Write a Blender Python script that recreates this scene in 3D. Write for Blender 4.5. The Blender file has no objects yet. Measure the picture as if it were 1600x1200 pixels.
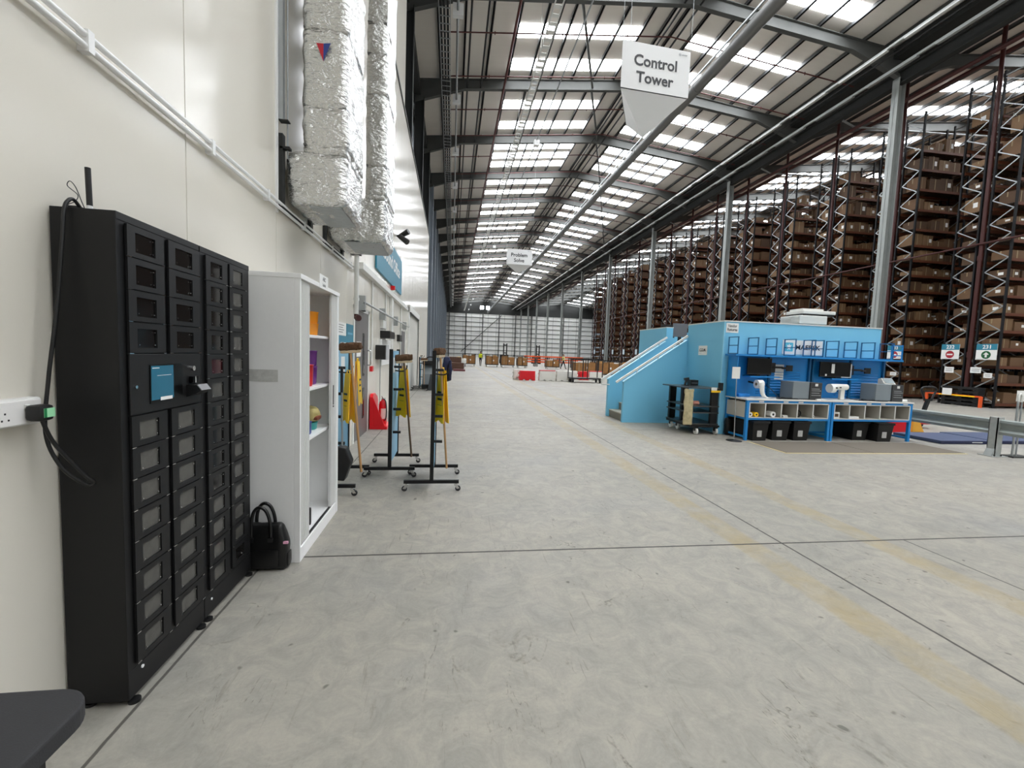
import bpy, math, random
from mathutils import Vector, Matrix, noise
rnd = random.Random(7)
S = bpy.context.scene
COL = S.collection
PI = math.pi

# ------------------------------------------------------------------ helpers
def lin(h):
    h = h.lstrip('#')
    c = [int(h[i:i+2], 16)/255 for i in (0, 2, 4)]
    return tuple((x/12.92 if x <= .04045 else ((x+.055)/1.055)**2.4) for x in c) + (1,)

MATS = {}
def mat(name, color, rough=.5, metal=0, spec=.5, var=0, scale=6, bump=0, bscale=40, emit=0, coat=0, stretch=None, dist=.01):
    if name in MATS: return MATS[name]
    m = bpy.data.materials.new(name); m.use_nodes = True
    nt = m.node_tree; b = nt.nodes['Principled BSDF']
    c = lin(color) if isinstance(color, str) else color
    b.inputs['Base Color'].default_value = c
    b.inputs['Roughness'].default_value = rough
    b.inputs['Metallic'].default_value = metal
    b.inputs['Specular IOR Level'].default_value = spec
    if coat: b.inputs['Coat Weight'].default_value = coat; b.inputs['Coat Roughness'].default_value = .08
    if emit:
        b.inputs['Emission Color'].default_value = c; b.inputs['Emission Strength'].default_value = emit
    if var or bump:
        tc = nt.nodes.new('ShaderNodeTexCoord'); src = tc.outputs['Object']
        if stretch:
            mp = nt.nodes.new('ShaderNodeMapping'); mp.inputs['Scale'].default_value = stretch
            nt.links.new(src, mp.inputs['Vector']); src = mp.outputs['Vector']
        if var:
            n = nt.nodes.new('ShaderNodeTexNoise'); n.inputs['Scale'].default_value = scale; n.inputs['Detail'].default_value = 5
            nt.links.new(src, n.inputs['Vector'])
            mx = nt.nodes.new('ShaderNodeMix'); mx.data_type = 'RGBA'
            mx.inputs[6].default_value = tuple(max(0, x*(1-var)) for x in c[:3]) + (1,)
            mx.inputs[7].default_value = tuple(min(1, x*(1+var)) for x in c[:3]) + (1,)
            nt.links.new(n.outputs['Fac'], mx.inputs[0]); nt.links.new(mx.outputs[2], b.inputs['Base Color'])
        if bump:
            n2 = nt.nodes.new('ShaderNodeTexNoise'); n2.inputs['Scale'].default_value = bscale; n2.inputs['Detail'].default_value = 4
            nt.links.new(src, n2.inputs['Vector'])
            bp = nt.nodes.new('ShaderNodeBump'); bp.inputs['Strength'].default_value = bump; bp.inputs['Distance'].default_value = dist
            nt.links.new(n2.outputs['Fac'], bp.inputs['Height']); nt.links.new(bp.outputs['Normal'], b.inputs['Normal'])
    MATS[name] = m
    return m

TXT = {}
def text_geo(s, bold=True):
    k = (s, bold)
    if k in TXT: return TXT[k]
    cu = bpy.data.curves.new('t', 'FONT'); cu.body = s; cu.size = 1; cu.align_x = 'LEFT'; cu.resolution_u = 3
    if bold: cu.offset = .026
    o = bpy.data.objects.new('t', cu); COL.objects.link(o)
    dg = bpy.context.evaluated_depsgraph_get(); dg.update()
    me = bpy.data.meshes.new_from_object(o.evaluated_get(dg))
    vs = [(v.co.x, v.co.y) for v in me.vertices]; fs = [tuple(p.vertices) for p in me.polygons]
    bpy.data.objects.remove(o); bpy.data.curves.remove(cu); bpy.data.meshes.remove(me)
    xs = [v[0] for v in vs] or [0]
    TXT[k] = ([(x-min(xs), y) for x, y in vs], fs, max(xs)-min(xs))
    return TXT[k]

class MB:
    def __init__(s): s.v = []; s.f = []; s.m = []; s.sm = []
    def add(s, vs, fs, mi=0, sm=False):
        o = len(s.v); s.v += [tuple(v) for v in vs]
        for f in fs: s.f.append(tuple(i+o for i in f)); s.m.append(mi); s.sm.append(sm)
        return s
    def box(s, x0, x1, y0, y1, z0, z1, mi=0):
        if x0 > x1: x0, x1 = x1, x0
        if y0 > y1: y0, y1 = y1, y0
        if z0 > z1: z0, z1 = z1, z0
        vs = [(x, y, z) for z in (z0, z1) for y in (y0, y1) for x in (x0, x1)]
        return s.add(vs, [(0, 2, 3, 1), (4, 5, 7, 6), (0, 1, 5, 4), (2, 6, 7, 3), (0, 4, 6, 2), (1, 3, 7, 5)], mi)
    def cbox(s, c, sz, mi=0):
        return s.box(c[0]-sz[0]/2, c[0]+sz[0]/2, c[1]-sz[1]/2, c[1]+sz[1]/2, c[2]-sz[2]/2, c[2]+sz[2]/2, mi)
    def bar(s, p0, p1, w, h=None, mi=0, up=(0, 0, 1)):
        h = h or w; p0 = Vector(p0); p1 = Vector(p1); d = (p1-p0).normalized(); u = Vector(up)
        if abs(d.dot(u)) > .95: u = Vector((0, 1, 0))
        r = d.cross(u).normalized(); u = r.cross(d)
        vs = []
        for p in (p0, p1):
            for a, b in ((-1, -1), (1, -1), (1, 1), (-1, 1)): vs.append(p + r*a*w/2 + u*b*h/2)
        return s.add(vs, [(0, 1, 2, 3), (7, 6, 5, 4), (0, 4, 5, 1), (1, 5, 6, 2), (2, 6, 7, 3), (3, 7, 4, 0)], mi)
    def cyl(s, p0, p1, r0, r1=None, n=14, mi=0, caps=True):
        r1 = r0 if r1 is None else r1; p0 = Vector(p0); p1 = Vector(p1); d = (p1-p0).normalized()
        a = Vector((0, 0, 1)) if abs(d.z) < .9 else Vector((1, 0, 0)); u = d.cross(a).normalized(); w = d.cross(u)
        vs = []
        for p, r in ((p0, r0), (p1, r1)):
            for i in range(n):
                t = 2*PI*i/n; vs.append(p + u*math.cos(t)*r + w*math.sin(t)*r)
        s.add(vs, [(i, (i+1) % n, n+(i+1) % n, n+i) for i in range(n)], mi, True)
        if caps: s.add(vs, [tuple(range(n-1, -1, -1)), tuple(range(n, 2*n))], mi)
        return s
    def tube(s, pts, r, n=8, mi=0, close=False):
        pts = [Vector(p) for p in pts]; m = len(pts); vs = []; u = None
        for i, p in enumerate(pts):
            d = (pts[min(i+1, m-1)] - pts[max(i-1, 0)]).normalized()
            if u is None:
                a = Vector((0, 0, 1)) if abs(d.z) < .9 else Vector((1, 0, 0)); u = d.cross(a).normalized()
            else:
                u = (u - d*u.dot(d)).normalized()
            w = d.cross(u)
            rr = r[i] if isinstance(r, (list, tuple)) else r
            for k in range(n):
                t = 2*PI*k/n; vs.append(p + u*math.cos(t)*rr + w*math.sin(t)*rr)
        fs = [(i*n+k, i*n+(k+1) % n, (i+1)*n+(k+1) % n, (i+1)*n+k) for i in range(m-1) for k in range(n)]
        s.add(vs, fs, mi, True)
        return s.add(vs, [tuple(range(n-1, -1, -1)), tuple(range((m-1)*n, m*n))], mi)
    def prism(s, poly, axis, a, b, mi=0):
        """poly: 2-D points, extruded along axis from a to b. axis x: (y,z); y: (x,z); z: (x,y)"""
        def P(p, t): return {'x': (t, p[0], p[1]), 'y': (p[0], t, p[1]), 'z': (p[0], p[1], t)}[axis]
        n = len(poly); vs = [P(p, a) for p in poly] + [P(p, b) for p in poly]
        return s.add(vs, [tuple(range(n-1, -1, -1)), tuple(range(n, 2*n))] + [(i, (i+1) % n, n+(i+1) % n, n+i) for i in range(n)], mi)
    def lathe(s, c, prof, n=20, mi=0):
        vs = []; m = len(prof)
        for r, z in prof:
            for i in range(n): t = 2*PI*i/n; vs.append((c[0]+r*math.cos(t), c[1]+r*math.sin(t), c[2]+z))
        s.add(vs, [(i*n+k, i*n+(k+1) % n, (i+1)*n+(k+1) % n, (i+1)*n+k) for i in range(m-1) for k in range(n)], mi, True)
        return s.add(vs, [tuple(range(n-1, -1, -1)), tuple(range((m-1)*n, m*n))], mi)
    def soft(s, x0, x1, y0, y1, z0, z1, r, res=.05, amp=0, fs=6, mi=0, seed=0, warp=None):
        """rounded box with a wrinkled, densely gridded skin"""
        lo = Vector((x0, y0, z0)); hi = Vector((x1, y1, z1)); r = min(r, (x1-x0)/2.01, (y1-y0)/2.01, (z1-z0)/2.01)
        ilo = lo+Vector((r, r, r)); ihi = hi-Vector((r, r, r))
        for ax in range(3):
            for sd in (0, 1):
                a, b = [(1, 2), (2, 0), (0, 1)][ax]
                na = max(2, int((hi[a]-lo[a])/res)); nb = max(2, int((hi[b]-lo[b])/res)); vs = []
                for j in range(nb+1):
                    for i in range(na+1):
                        p = [0, 0, 0]; p[ax] = (lo, hi)[sd][ax]; p[a] = lo[a]+(hi[a]-lo[a])*i/na; p[b] = lo[b]+(hi[b]-lo[b])*j/nb
                        p = Vector(p); q = Vector([min(max(p[k], ilo[k]), ihi[k]) for k in range(3)])
                        d = (p-q); d = d.normalized() if d.length > 1e-9 else Vector((0, 0, 1)); v = q+d*r
                        if amp:
                            o = Vector((seed*7.3, seed*3.1, seed))
                            v = v + d*amp*(noise.noise(v*fs+o)+.6*noise.noise(v*fs*2.7+o))
                        if warp: v = Vector(warp(v))
                        vs.append(v)
                F = [(j*(na+1)+i, j*(na+1)+i+1, (j+1)*(na+1)+i+1, (j+1)*(na+1)+i) for j in range(nb) for i in range(na)]
                if not sd: F = [f[::-1] for f in F]
                s.add(vs, F, mi, True)
        return s
    def text(s, t, o, u, v, h, mi=0, align='c', bold=True, width=None):
        vs, fs, w = text_geo(t, bold); u = Vector(u); v = Vector(v); o = Vector(o); k = h/.72; kx = k
        if width: kx = width/max(w, .01)
        off = {'c': -w/2, 'l': 0, 'r': -w}[align]
        return s.add([o + u*(x+off)*kx + v*y*k for x, y in vs], fs, mi)
    def build(s, name, mats, parent=None, origin=None, bevel=0, bseg=2):
        if not isinstance(mats, (list, tuple)): mats = [mats]
        o0 = Vector((0, 0, 0)); p = parent
        while p is not None: o0 += p.location; p = p.parent
        if origin is not None: org = Vector(origin)-o0 if parent else Vector(origin)
        else: org = Vector((0, 0, 0))
        sub = o0+org
        me = bpy.data.meshes.new(name)
        me.from_pydata([(v[0]-sub.x, v[1]-sub.y, v[2]-sub.z) for v in s.v], [], s.f)
        for m in mats: me.materials.append(m)
        me.polygons.foreach_set('material_index', s.m); me.polygons.foreach_set('use_smooth', s.sm); me.update()
        o = bpy.data.objects.new(name, me); o.location = org; COL.objects.link(o)
        if parent: o.parent = parent
        if bevel:
            b = o.modifiers.new('bevel', 'BEVEL'); b.width = bevel; b.segments = bseg; b.limit_method = 'ANGLE'; b.angle_limit = .6
        return o

def tag(o, label=None, cat=None, group=None, kind=None):
    if label: o['label'] = label
    if cat: o['category'] = cat
    if group: o['group'] = group
    if kind: o['kind'] = kind
    return o
def thing(name, label, cat, loc=(0, 0, 0), group=None):
    o = bpy.data.objects.new(name, None); o.location = loc; o.empty_display_size = .1; COL.objects.link(o)
    return tag(o, label, cat, group)
def struct(mb, name, mats, **k):
    return tag(mb.build(name, mats, **k), kind='structure')
KIDS = {}
def copy_tree(o, loc=None, label=None, group=None, rotz=None, parent=None):
    c = o.copy(); COL.objects.link(c)
    if parent: c.parent = parent
    if loc is not None: c.location = loc
    if rotz is not None: c.rotation_euler = (0, 0, rotz)
    if label: c['label'] = label
    if group: c['group'] = group
    for ch in o.children: copy_tree(ch, parent=c)
    return c
ORD = ['first', 'second', 'third', 'fourth', 'fifth', 'sixth', 'seventh', 'eighth', 'ninth', 'tenth', 'eleventh', 'twelfth', 'thirteenth',
       'fourteenth', 'fifteenth', 'sixteenth', 'seventeenth', 'eighteenth', 'nineteenth', 'twentieth', 'twenty-first', 'twenty-second', 'twenty-third', 'twenty-fourth', 'twenty-fifth']

# ------------------------------------------------------------------ materials
WHITE = mat('white_panel', '#dfdace', .17, spec=.5, var=.03, scale=.6, bump=.03, bscale=2, dist=.02)
WHITEP = mat('white_paint', '#dcdcd8', .4)
GREYW = mat('cladding_grey', '#8f979f', .42, metal=.2, bump=.1, bscale=3, stretch=(1, 4, .05), dist=.02)
COLM = mat('column_grey', '#959996', .5, metal=.15, var=.06, scale=3)
STEEL = mat('steel_grey', '#575856', .65, metal=0, spec=.25, var=.06, scale=3)
STEELD = mat('steel_dark', '#343534', .65, spec=.25)
GALV = mat('galvanised', '#a9adae', .42, metal=.75, var=.15, scale=14)
ROOF = mat('roof_sheet', '#e6e0d7', .6, var=.05, scale=.8, bump=.15, bscale=6, stretch=(.05, 5, 1), dist=.02)
PURL = mat('purlin', '#4b4c4d', .55, metal=.2)
SKYL = mat('rooflight', '#f6faff', .4, emit=19)
BLACK = mat('black_powder', '#131314', .5, spec=.35, var=.08, scale=30, bump=.05, bscale=300, dist=.001)
BLACK2 = mat('black_trim', '#0e0e0f', .45)
BLACKG = mat('black_gloss', '#050506', .3, spec=.25)
PANEG = mat('locker_pane_empty', '#4b4a46', .14, var=.25, scale=25)
PANED = mat('locker_pane_dark', '#151312', .1, var=.5, scale=40)
PANER = mat('locker_pane_red', '#3a1116', .1, var=.5, scale=40)
CHROME = mat('chrome', '#d4d4d4', .15, metal=1)
GREYL = mat('light_grey_enamel', '#ececeb', .38, var=.02, scale=40)
GREYI = mat('cabinet_inside', '#b2b2b2', .5)
RIB = mat('tambour_slats', '#d6d6d4', .42)
FOIL = mat('foil', '#d0d0cd', .19, metal=1, bump=.75, bscale=20, dist=.035, stretch=(.9, .9, 1.9))
FOILD = mat('foil_band', '#6a6a68', .35, metal=1)
TEAL = mat('teal', '#2f8099', .45)
TEALS = mat('teal_screen', '#1d6079', .2, emit=.12)
BLUEL = mat('light_blue_board', '#7fb0ca', .5, var=.03, scale=2)
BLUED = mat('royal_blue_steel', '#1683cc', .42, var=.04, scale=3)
BLUEX = mat('dark_blue_steel', '#12608f', .45)  # darker blue for the bench uprights and shelf dividers
BRUSH = mat('brush_bristle', '#5f4229', .9, var=.5, scale=60, bump=.8, bscale=160, dist=.02)
WOOD = mat('broom_wood', '#b48a5b', .5, var=.15, scale=5, stretch=(6, 6, .6))
WOODD = mat('dark_broom_wood', '#6d5640', .55, var=.2, scale=5, stretch=(6, 6, .6))
YEL = mat('yellow_plastic', '#ffca12', .4)
RED = mat('red_gloss', '#d20f1c', .3)
REDD = mat('red_oxide', '#401410', .5)
PIPER = mat('sprinkler_red', '#562320', .5)
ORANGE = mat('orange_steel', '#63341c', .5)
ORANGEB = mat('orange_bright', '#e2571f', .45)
RACKU = mat('rack_upright', '#121215', .6, spec=.3)
DECK = mat('mesh_deck', '#2b2a2a', .6, metal=.3)
CARD = mat('cardboard', '#6b4f36', .75, var=.12, scale=4)
CARD2 = mat('cardboard_dark', '#543d2a', .75, var=.12, scale=4)
CARD3 = mat('cardboard_pale', '#7d6145', .75, var=.1, scale=4)
TAPE = mat('parcel_tape', '#95815f', .35)
PAPER = mat('paper', '#e9e9e6', .6)
INK = mat('ink', '#3a3a3c', .6)
INKN = mat('ink_navy', '#16263f', .5)
PRNG = mat('printer_grey', '#7d868c', .4)
PRND = mat('printer_dark', '#38393b', .45)
CREAM = mat('printer_white', '#e2e1db', .4)
CUBBY = mat('cubby_lining', '#b9b6ae', .6)
LEATHER = mat('black_leather', '#0c0c0d', .28, bump=.25, bscale=50, dist=.004)
RUBBER = mat('rubber', '#2b2b2d', .8, var=.1, scale=50, bump=.3, bscale=300, dist=.002)
NAVY = mat('navy_cloth', '#1d2446', .8, bump=.4, bscale=30, dist=.01)
MATN = mat('navy_pad', '#3f4a66', .6)
MATD = mat('anti_fatigue', '#6f675c', .85, var=.1, scale=60)
TAPEY = mat('yellow_tape', '#cbbd92', .6)
HIVIS = mat('hi_vis', '#d8e021', .6)
SKIN = mat('skin', '#c08d70', .6)
HAIR = mat('dark_hair', '#2a201a', .7)
TROUS = mat('dark_trousers', '#20222a', .8)
GREEN = mat('safety_green', '#157a45', .5)
GREENL = mat('plug_label_green', '#9fe0b0', .5)
PURP = mat('purple_plastic', '#6c2a86', .35)
TURQ = mat('turquoise_plastic', '#2aa6a0', .35)
BROWN = mat('brown_paper_bag', '#7a3d26', .6)
DOORG = mat('door_grey', '#6b6867', .4, var=.04, scale=3)
GLASS = mat('dark_glass', '#10151a', .08)
CASTG = mat('castor_grey', '#e2e2e0', .4)
PLAID = mat('printed_sack', '#b7ab86', .6, var=.55, scale=14)
CONC = None

def floor_mat():
    m = bpy.data.materials.new('polished_concrete'); m.use_nodes = True
    nt = m.node_tree; N = nt.nodes; L = nt.links; b = N['Principled BSDF']
    tc = N.new('ShaderNodeTexCoord'); sep = N.new('ShaderNodeSeparateXYZ'); L.new(tc.outputs['Object'], sep.inputs[0])
    def nz(scale, detail=6, stretch=None, rough=.6, dist=0, rot=0):
        n = N.new('ShaderNodeTexNoise'); n.inputs['Scale'].default_value = scale; n.inputs['Detail'].default_value = detail; n.inputs['Roughness'].default_value = rough; n.inputs['Distortion'].default_value = dist
        if stretch:
            mp = N.new('ShaderNodeMapping'); mp.inputs['Scale'].default_value = stretch; mp.inputs['Rotation'].default_value = (0, 0, rot)
            L.new(tc.outputs['Object'], mp.inputs[0]); L.new(mp.outputs[0], n.inputs[0])
        else: L.new(tc.outputs['Object'], n.inputs[0])
        return n.outputs['Fac']
    def math_(op, a, bb=None, c=None, clamp=False):
        n = N.new('ShaderNodeMath'); n.operation = op; n.use_clamp = clamp
        for i, x in enumerate((a, bb, c)):
            if x is None: continue
            if isinstance(x, (int, float)): n.inputs[i].default_value = x
            else: L.new(x, n.inputs[i])
        return n.outputs[0]
    def ramp(f, a, bb):
        n = N.new('ShaderNodeMapRange'); n.inputs[1].default_value = a; n.inputs[2].default_value = bb; L.new(f, n.inputs[0]); return n.outputs[0]
    def mix(f, a, c, mode='MIX'):
        n = N.new('ShaderNodeMix'); n.data_type = 'RGBA'; n.blend_type = mode
        if isinstance(f, float): n.inputs[0].default_value = f
        else: L.new(f, n.inputs[0])
        for i, x in ((6, a), (7, c)):
            if isinstance(x, tuple): n.inputs[i].default_value = x
            else: L.new(x, n.inputs[i])
        return n.outputs[2]
    X, Y = sep.outputs[0], sep.outputs[1]
    big = ramp(nz(.35, 8, dist=.6), .3, .7)
    base = mix(big, lin('#918e86'), lin('#b0a99c'))
    blu = ramp(nz(.22, 4, dist=.8), .5, .68); base = mix(math_('MULTIPLY', blu, .55), base, lin('#8a8d92'))
    med = ramp(nz(2.2, 9, rough=.7), .32, .72)
    base = mix(med, base, mix(.6, base, lin('#a49f95')), 'MIX')
    mot = ramp(nz(5.5, 8, rough=.75, dist=1.0), .38, .66)
    base = mix(math_('MULTIPLY', mot, .5), base, lin('#70716f'))
    fine = ramp(nz(60, 4), .3, .7); base = mix(math_('MULTIPLY', fine, .14), base, lin('#62615c'))
    # scuffs: two sets of stretched noise at odd angles
    for sc, rot, st, th, am in ((3.2, .5, (9, .8, 1), .63, .4), (2.2, -.35, (14, .7, 1), .66, .35), (5, 1.15, (10, .6, 1), .67, .35)):
        f = ramp(nz(sc, 5, st, .65, .4, rot), th, th+.06)
        gate = ramp(nz(.5, 3), .38, .55)
        base = mix(math_('MULTIPLY', math_('MULTIPLY', f, gate), am), base, lin('#4a4741'))
    # thin curved scuffs: contour lines of warped noise, kept only in patches
    for sc, rot, st, gsc, th, am, w in ((1.1, .3, (1.6, .7, 1), .9, .56, .6, .006), (2.3, -.6, (2.2, .6, 1), 1.3, .57, .55, .007), (.8, 1.0, (1.3, .9, 1), .7, .56, .5, .004), (4.5, .9, (3, .5, 1), 1.7, .58, .55, .012)):
        n_ = nz(sc, 4, st, .55, 1.2, rot)
        f = math_('SUBTRACT', 1, ramp(math_('ABSOLUTE', math_('SUBTRACT', n_, .5)), w*.4, w), clamp=True)
        brk = ramp(nz(30, 4), .42, .6)
        gate = ramp(nz(gsc, 4, (1, 1, 1), .6, .3, rot+sc), th, th+.08)
        base = mix(math_('MULTIPLY', math_('MULTIPLY', f, brk), math_('MULTIPLY', gate, am)), base, lin('#3f3b35'))
    sm = ramp(nz(1.7, 7, (1.8, .8, 1), .75, .8, .6), .6, .74); base = mix(math_('MULTIPLY', math_('MULTIPLY', sm, ramp(nz(22, 5), .35, .62)), .5), base, lin('#55514a'))
    dots = ramp(nz(7, 2), .71, .74); base = mix(math_('MULTIPLY', dots, .6), base, lin('#403e3a'))
    # wobble for worn marking edges
    wob = math_('MULTIPLY', math_('SUBTRACT', nz(6, 4), .5), .06)
    wear = ramp(nz(3, 6, rough=.7), .25, .7)
    for xc, hw, y0 in ((2.445, .125, -20), (3.64, .115, -20)):
        d = math_('ABSOLUTE', math_('ADD', math_('SUBTRACT', X, xc), wob))
        f = math_('SUBTRACT', 1, ramp(d, hw-.02, hw+.02), clamp=True)
        base = mix(math_('MULTIPLY', math_('MULTIPLY', f, wear), .6), base, lin('#9c8a5e'))
    tw = math_('MULTIPLY', math_('SUBTRACT', nz(14, 3), .5), .006)
    def joint(coord, c, hw, other=None, lim=None, am=.8):
        nonlocal base
        d = math_('ABSOLUTE', math_('ADD', math_('SUBTRACT', coord, c), tw))
        f = math_('SUBTRACT', 1, ramp(d, hw*.6, hw), clamp=True)
        if lim is not None: f = math_('MULTIPLY', f, math_('LESS_THAN', other, lim))
        base = mix(math_('MULTIPLY', f, am), base, lin('#33312d'))
    joint(X, -1.243, .009); joint(X, 2.77, .011, am=.9); joint(X, 3.945, .009, Y, 3.15)
    for y in (3.15, 8.5, 13.9, 19.3, 24.7, 30.1): joint(Y, y, .012, am=.95 if y < 4 else .5)
    L.new(base, b.inputs['Base Color'])
    r = ramp(nz(1.3, 6), .2, .8); rr = N.new('ShaderNodeMapRange'); L.new(r, rr.inputs[0]); rr.inputs[3].default_value = .45; rr.inputs[4].default_value = .66
    L.new(rr.outputs[0], b.inputs['Roughness'])
    bp = N.new('ShaderNodeBump'); bp.inputs['Strength'].default_value = .08; bp.inputs['Distance'].default_value = .01
    L.new(nz(25, 6), bp.inputs['Height']); L.new(bp.outputs[0], b.inputs['Normal'])
    b.inputs['Specular IOR Level'].default_value = .22
    return m
CONC = floor_mat()

# ------------------------------------------------------------------ building shell
XW = -1.50            # office wall face
YB, YF = 130.0, -12.0
XV = 19.83            # valley column line
XR, ZR, SL = 9.6, 17.0, .11
XR2, XE2 = 32.0, 44.0
def roofz(x):
    if x <= 20.0: return ZR - SL*abs(x-XR)
    return ZR - SL*(20.0-XR) + SL*12 - SL*abs(x-XR2)
struct(MB().box(-2.6, XE2, YF, YB, -.2, 0), 'floor', CONC)
m = MB()
for a, b_ in ((-2.6, XR), (XR, 20.0), (20.0, XR2), (XR2, XE2)):
    za, zb = roofz(a+1e-6), roofz(b_-1e-6)
    m.prism([(a, za), (b_, zb), (b_, zb+.12), (a, za+.12)], 'y', YF, YB)
struct(m, 'ceiling', ROOF)
# office wall: insulated panels 1.25 m wide with thin joints over a backing
m = MB(); y = -12.0; edges = [3.98-1.252*k for k in range(13, -1, -1)]
PW = 1.252; ys = [3.98+PW*k for k in range(-12, 19)]
for i in range(len(ys)-1):
    y0, y1 = ys[i]+.0035, ys[i+1]-.0035
    zt = 15.7 if y1 < 13.5 else 8.2
    m.box(XW-.1, XW, max(y0, YF), y1, 0, 3.2 if False else zt)
m.box(XW-.12, XW-.008, YF, 13.2, 0, 15.7); m.box(XW-.12, XW-.008, 13.2, ys[-1], 0, 8.2)
struct(m, 'wall_left', WHITE)
YE = ys[-1]
struct(MB().box(XW-.1, XW+.03, 9.0, YE, 8.2, 8.26).box(XW-.01, XW+.012, YE-.05, YE+.0, 0, 8.2), 'trim_1', STEEL)
struct(MB().box(XW-.01, XW+.014, 3.962, 3.998, 2.62, 15), 'trim_2', GREYL)
struct(MB().box(-2.6, -2.35, 11, YB, 0, roofz(-2.4)+.1), 'wall_left_outer', GREYW)
struct(MB().box(XE2-.2, XE2+.2, YF, YB, 0, 16), 'wall_right', GREYW)
struct(MB().box(-2.6, XE2, YF-.3, YF, 0, 17.3), 'wall_front', WHITEP)
m = MB().box(-2.6, XE2, YB, YB+.3, 0, 12.95); struct(m, 'wall_back', WHITEP)
m = MB().box(-2.6, XE2, YB-.15, YB+.3, 12.95, 17.3); struct(m, 'wall_back_gable', STEELD)
# far gable: rails and posts
for i in range(9):
    z = .9+1.36*i
    struct(MB().box(-2.3, XE2, YB-.22, YB-.02, z, z+.12), 'side_rail', STEEL)
for i in range(9):
    x = -1.0+4.95*i
    struct(MB().box(x-.14, x+.14, YB-.5, YB-.2, 0, 13.2), 'wind_post', STEELD if i == 1 else STEEL)
for i in range(16):
    x = .6+2.48*i
    struct(MB().box(x-.03, x+.03, YB-.26, YB-.21, 0, 12.9), 'cladding_post', STEEL)
struct(MB().bar((2.6, YB-.55, 1.5), (14.5, YB-.55, 12.7), .2), 'gable_brace', STEEL)
nwin = 0
for x in (8.55, 10.3):
    nwin += 1
    struct(MB().box(x-.5, x+.5, YB-.2, YB-.12, 14.3, 15.3), 'window_%d' % nwin, SKYL)
# rooflights: strips of GRP sheet running down the slope, two or three per bay
FY = [17.96+6*k for k in range(-5, 19)]
def rlight(x0, x1, y0, y1):
    global nwin
    nwin += 1
    m = MB(); za, zb = roofz(x0), roofz(x1)
    m.prism([(x0, za-.03), (x1, zb-.03), (x1, zb-.001), (x0, za-.001)], 'y', y0, y1)
    struct(m, 'window_%d' % nwin, SKYL)
for k, fy in enumerate(FY[:-1] + [125.96]):
    offs = (2.25, 4.6) if k != 7 else (1.55, 3.05, 4.55)
    if fy > 70: offs = (2.3, 4.6)
    for o in offs:
        w = .84 if fy < 50 else .8
        if fy+o+w > YB-.4: continue
        for a, b_ in ((2.55, 8.38), (11.0, 16.75)): rlight(a, b_, fy+o, fy+o+w)
        if fy > -8:
            for a, b_ in ((25.35, 30.9), (33.1, 38.6)): rlight(a, b_, fy+o, fy+o+w)
# purlins
px1 = [2.55+1.166*k for k in range(-4, 6)] + [9.32]
pxs = px1 + [19.2-x for x in px1] + [25.35+1.11*k for k in range(-4, 6)] + [31.7, 32.3] + [38.6-1.11*k for k in range(-4, 6)]
for x in pxs:
    z = roofz(x)
    struct(MB().box(x-.03, x+.03, YF, YB-.2, z-.2, z-.035).box(x-.03, x+.06, YF, YB-.2, z-.2, z-.185), 'purlin', PURL)
# portal frames: haunched I-section rafters, both halves of one frame in one piece
def rafter(m, x0, x1, y, dep0, dep1):
    """rafter from x0 to x1 with depth dep0 at x0 and dep1 at x1"""
    n = 8
    P = []
    for i in range(n+1):
        t = i/n; x = x0+(x1-x0)*t; top = roofz(x)-.2
        P.append((x, top, top-(dep0+(dep1-dep0)*t)))
    for i in range(n):
        (xa, ta, ba), (xb, tb, bb) = P[i], P[i+1]
        m.prism([(xa, ba), (xb, bb), (xb, tb), (xa, ta)], 'y', y-.012, y+.012)
        m.prism([(xa, ta-.03), (xb, tb-.03), (xb, tb), (xa, ta)], 'y', y-.11, y+.11)
        m.prism([(xa, ba), (xb, bb), (xb, bb+.03), (xa, ba+.03)], 'y', y-.11, y+.11)
def frame_mesh(xs, xe, xr):
    m = MB()
    rafter(m, xs, xs+2.6, 0, 1.15, .52); rafter(m, xs+2.6, xr, 0, .52, .55)
    rafter(m, xr, xe-2.6, 0, .55, .52); rafter(m, xe-2.6, xe, 0, .52, 1.15)
    return m
f1 = struct(frame_mesh(-2.3, XV, XR), 'portal_rafter', STEEL); f2 = struct(frame_mesh(XV+.02, XE2-.3, XR2), 'portal_rafter', STEEL)
f1.location = (0, FY[0], 0); f2.location = (0, FY[0], 0)
for fy in FY[1:]:
    for f in (f1, f2):
        c = f.copy(); COL.objects.link(c); c.location = (0, fy, 0)
def icol(x, y, z1, d=.36, name='steel_column', mat_=STEEL):
    m = MB().box(x-d/2, x-d/2+.03, y-.16, y+.16, .02, z1).box(x+d/2-.03, x+d/2, y-.16, y+.16, .02, z1).box(x-d/2, x+d/2, y-.01, y+.01, .02, z1)
    m.box(x-d*.7, x+d*.7, y-.26, y+.26, 0, .025)
    return struct(m, name, mat_, origin=(x, y, 0))
CY = [17.96+12*k for k in range(-2, 10)]
for i, y in enumerate(CY): icol(XV, y, 14.55, mat_=COLM)
for y in FY:
    if y > 10: icol(-2.0, y, 14.6, .5, 'wall_column', STEELD if y < 30 else GREYW)
# valley: beam along the column line, gutter above
m = MB().box(XV-.012, XV+.012, YF, YB-.5, 14.3, 14.85).box(XV-.13, XV+.13, YF, YB-.5, 14.82, 14.86).box(XV-.13, XV+.13, YF, YB-.5, 14.28, 14.32)
struct(m, 'valley_beam', STEELD)
struct(MB().box(XV-.45, XV+.5, YF, YB-.3, 15.35, 15.8), 'valley_gutter', STEELD)
struct(MB().box(-2.3, -1.95, 12, YB-.3, 14.75, 15.2), 'eaves_beam', STEELD)
# sheeting rails on the outer left wall
for i in range(6):
    z = 3.0+2.1*i
    struct(MB().box(-2.34, -2.2, 12, YB-.5, z, z+.1), 'sheeting_rail', STEELD)
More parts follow.
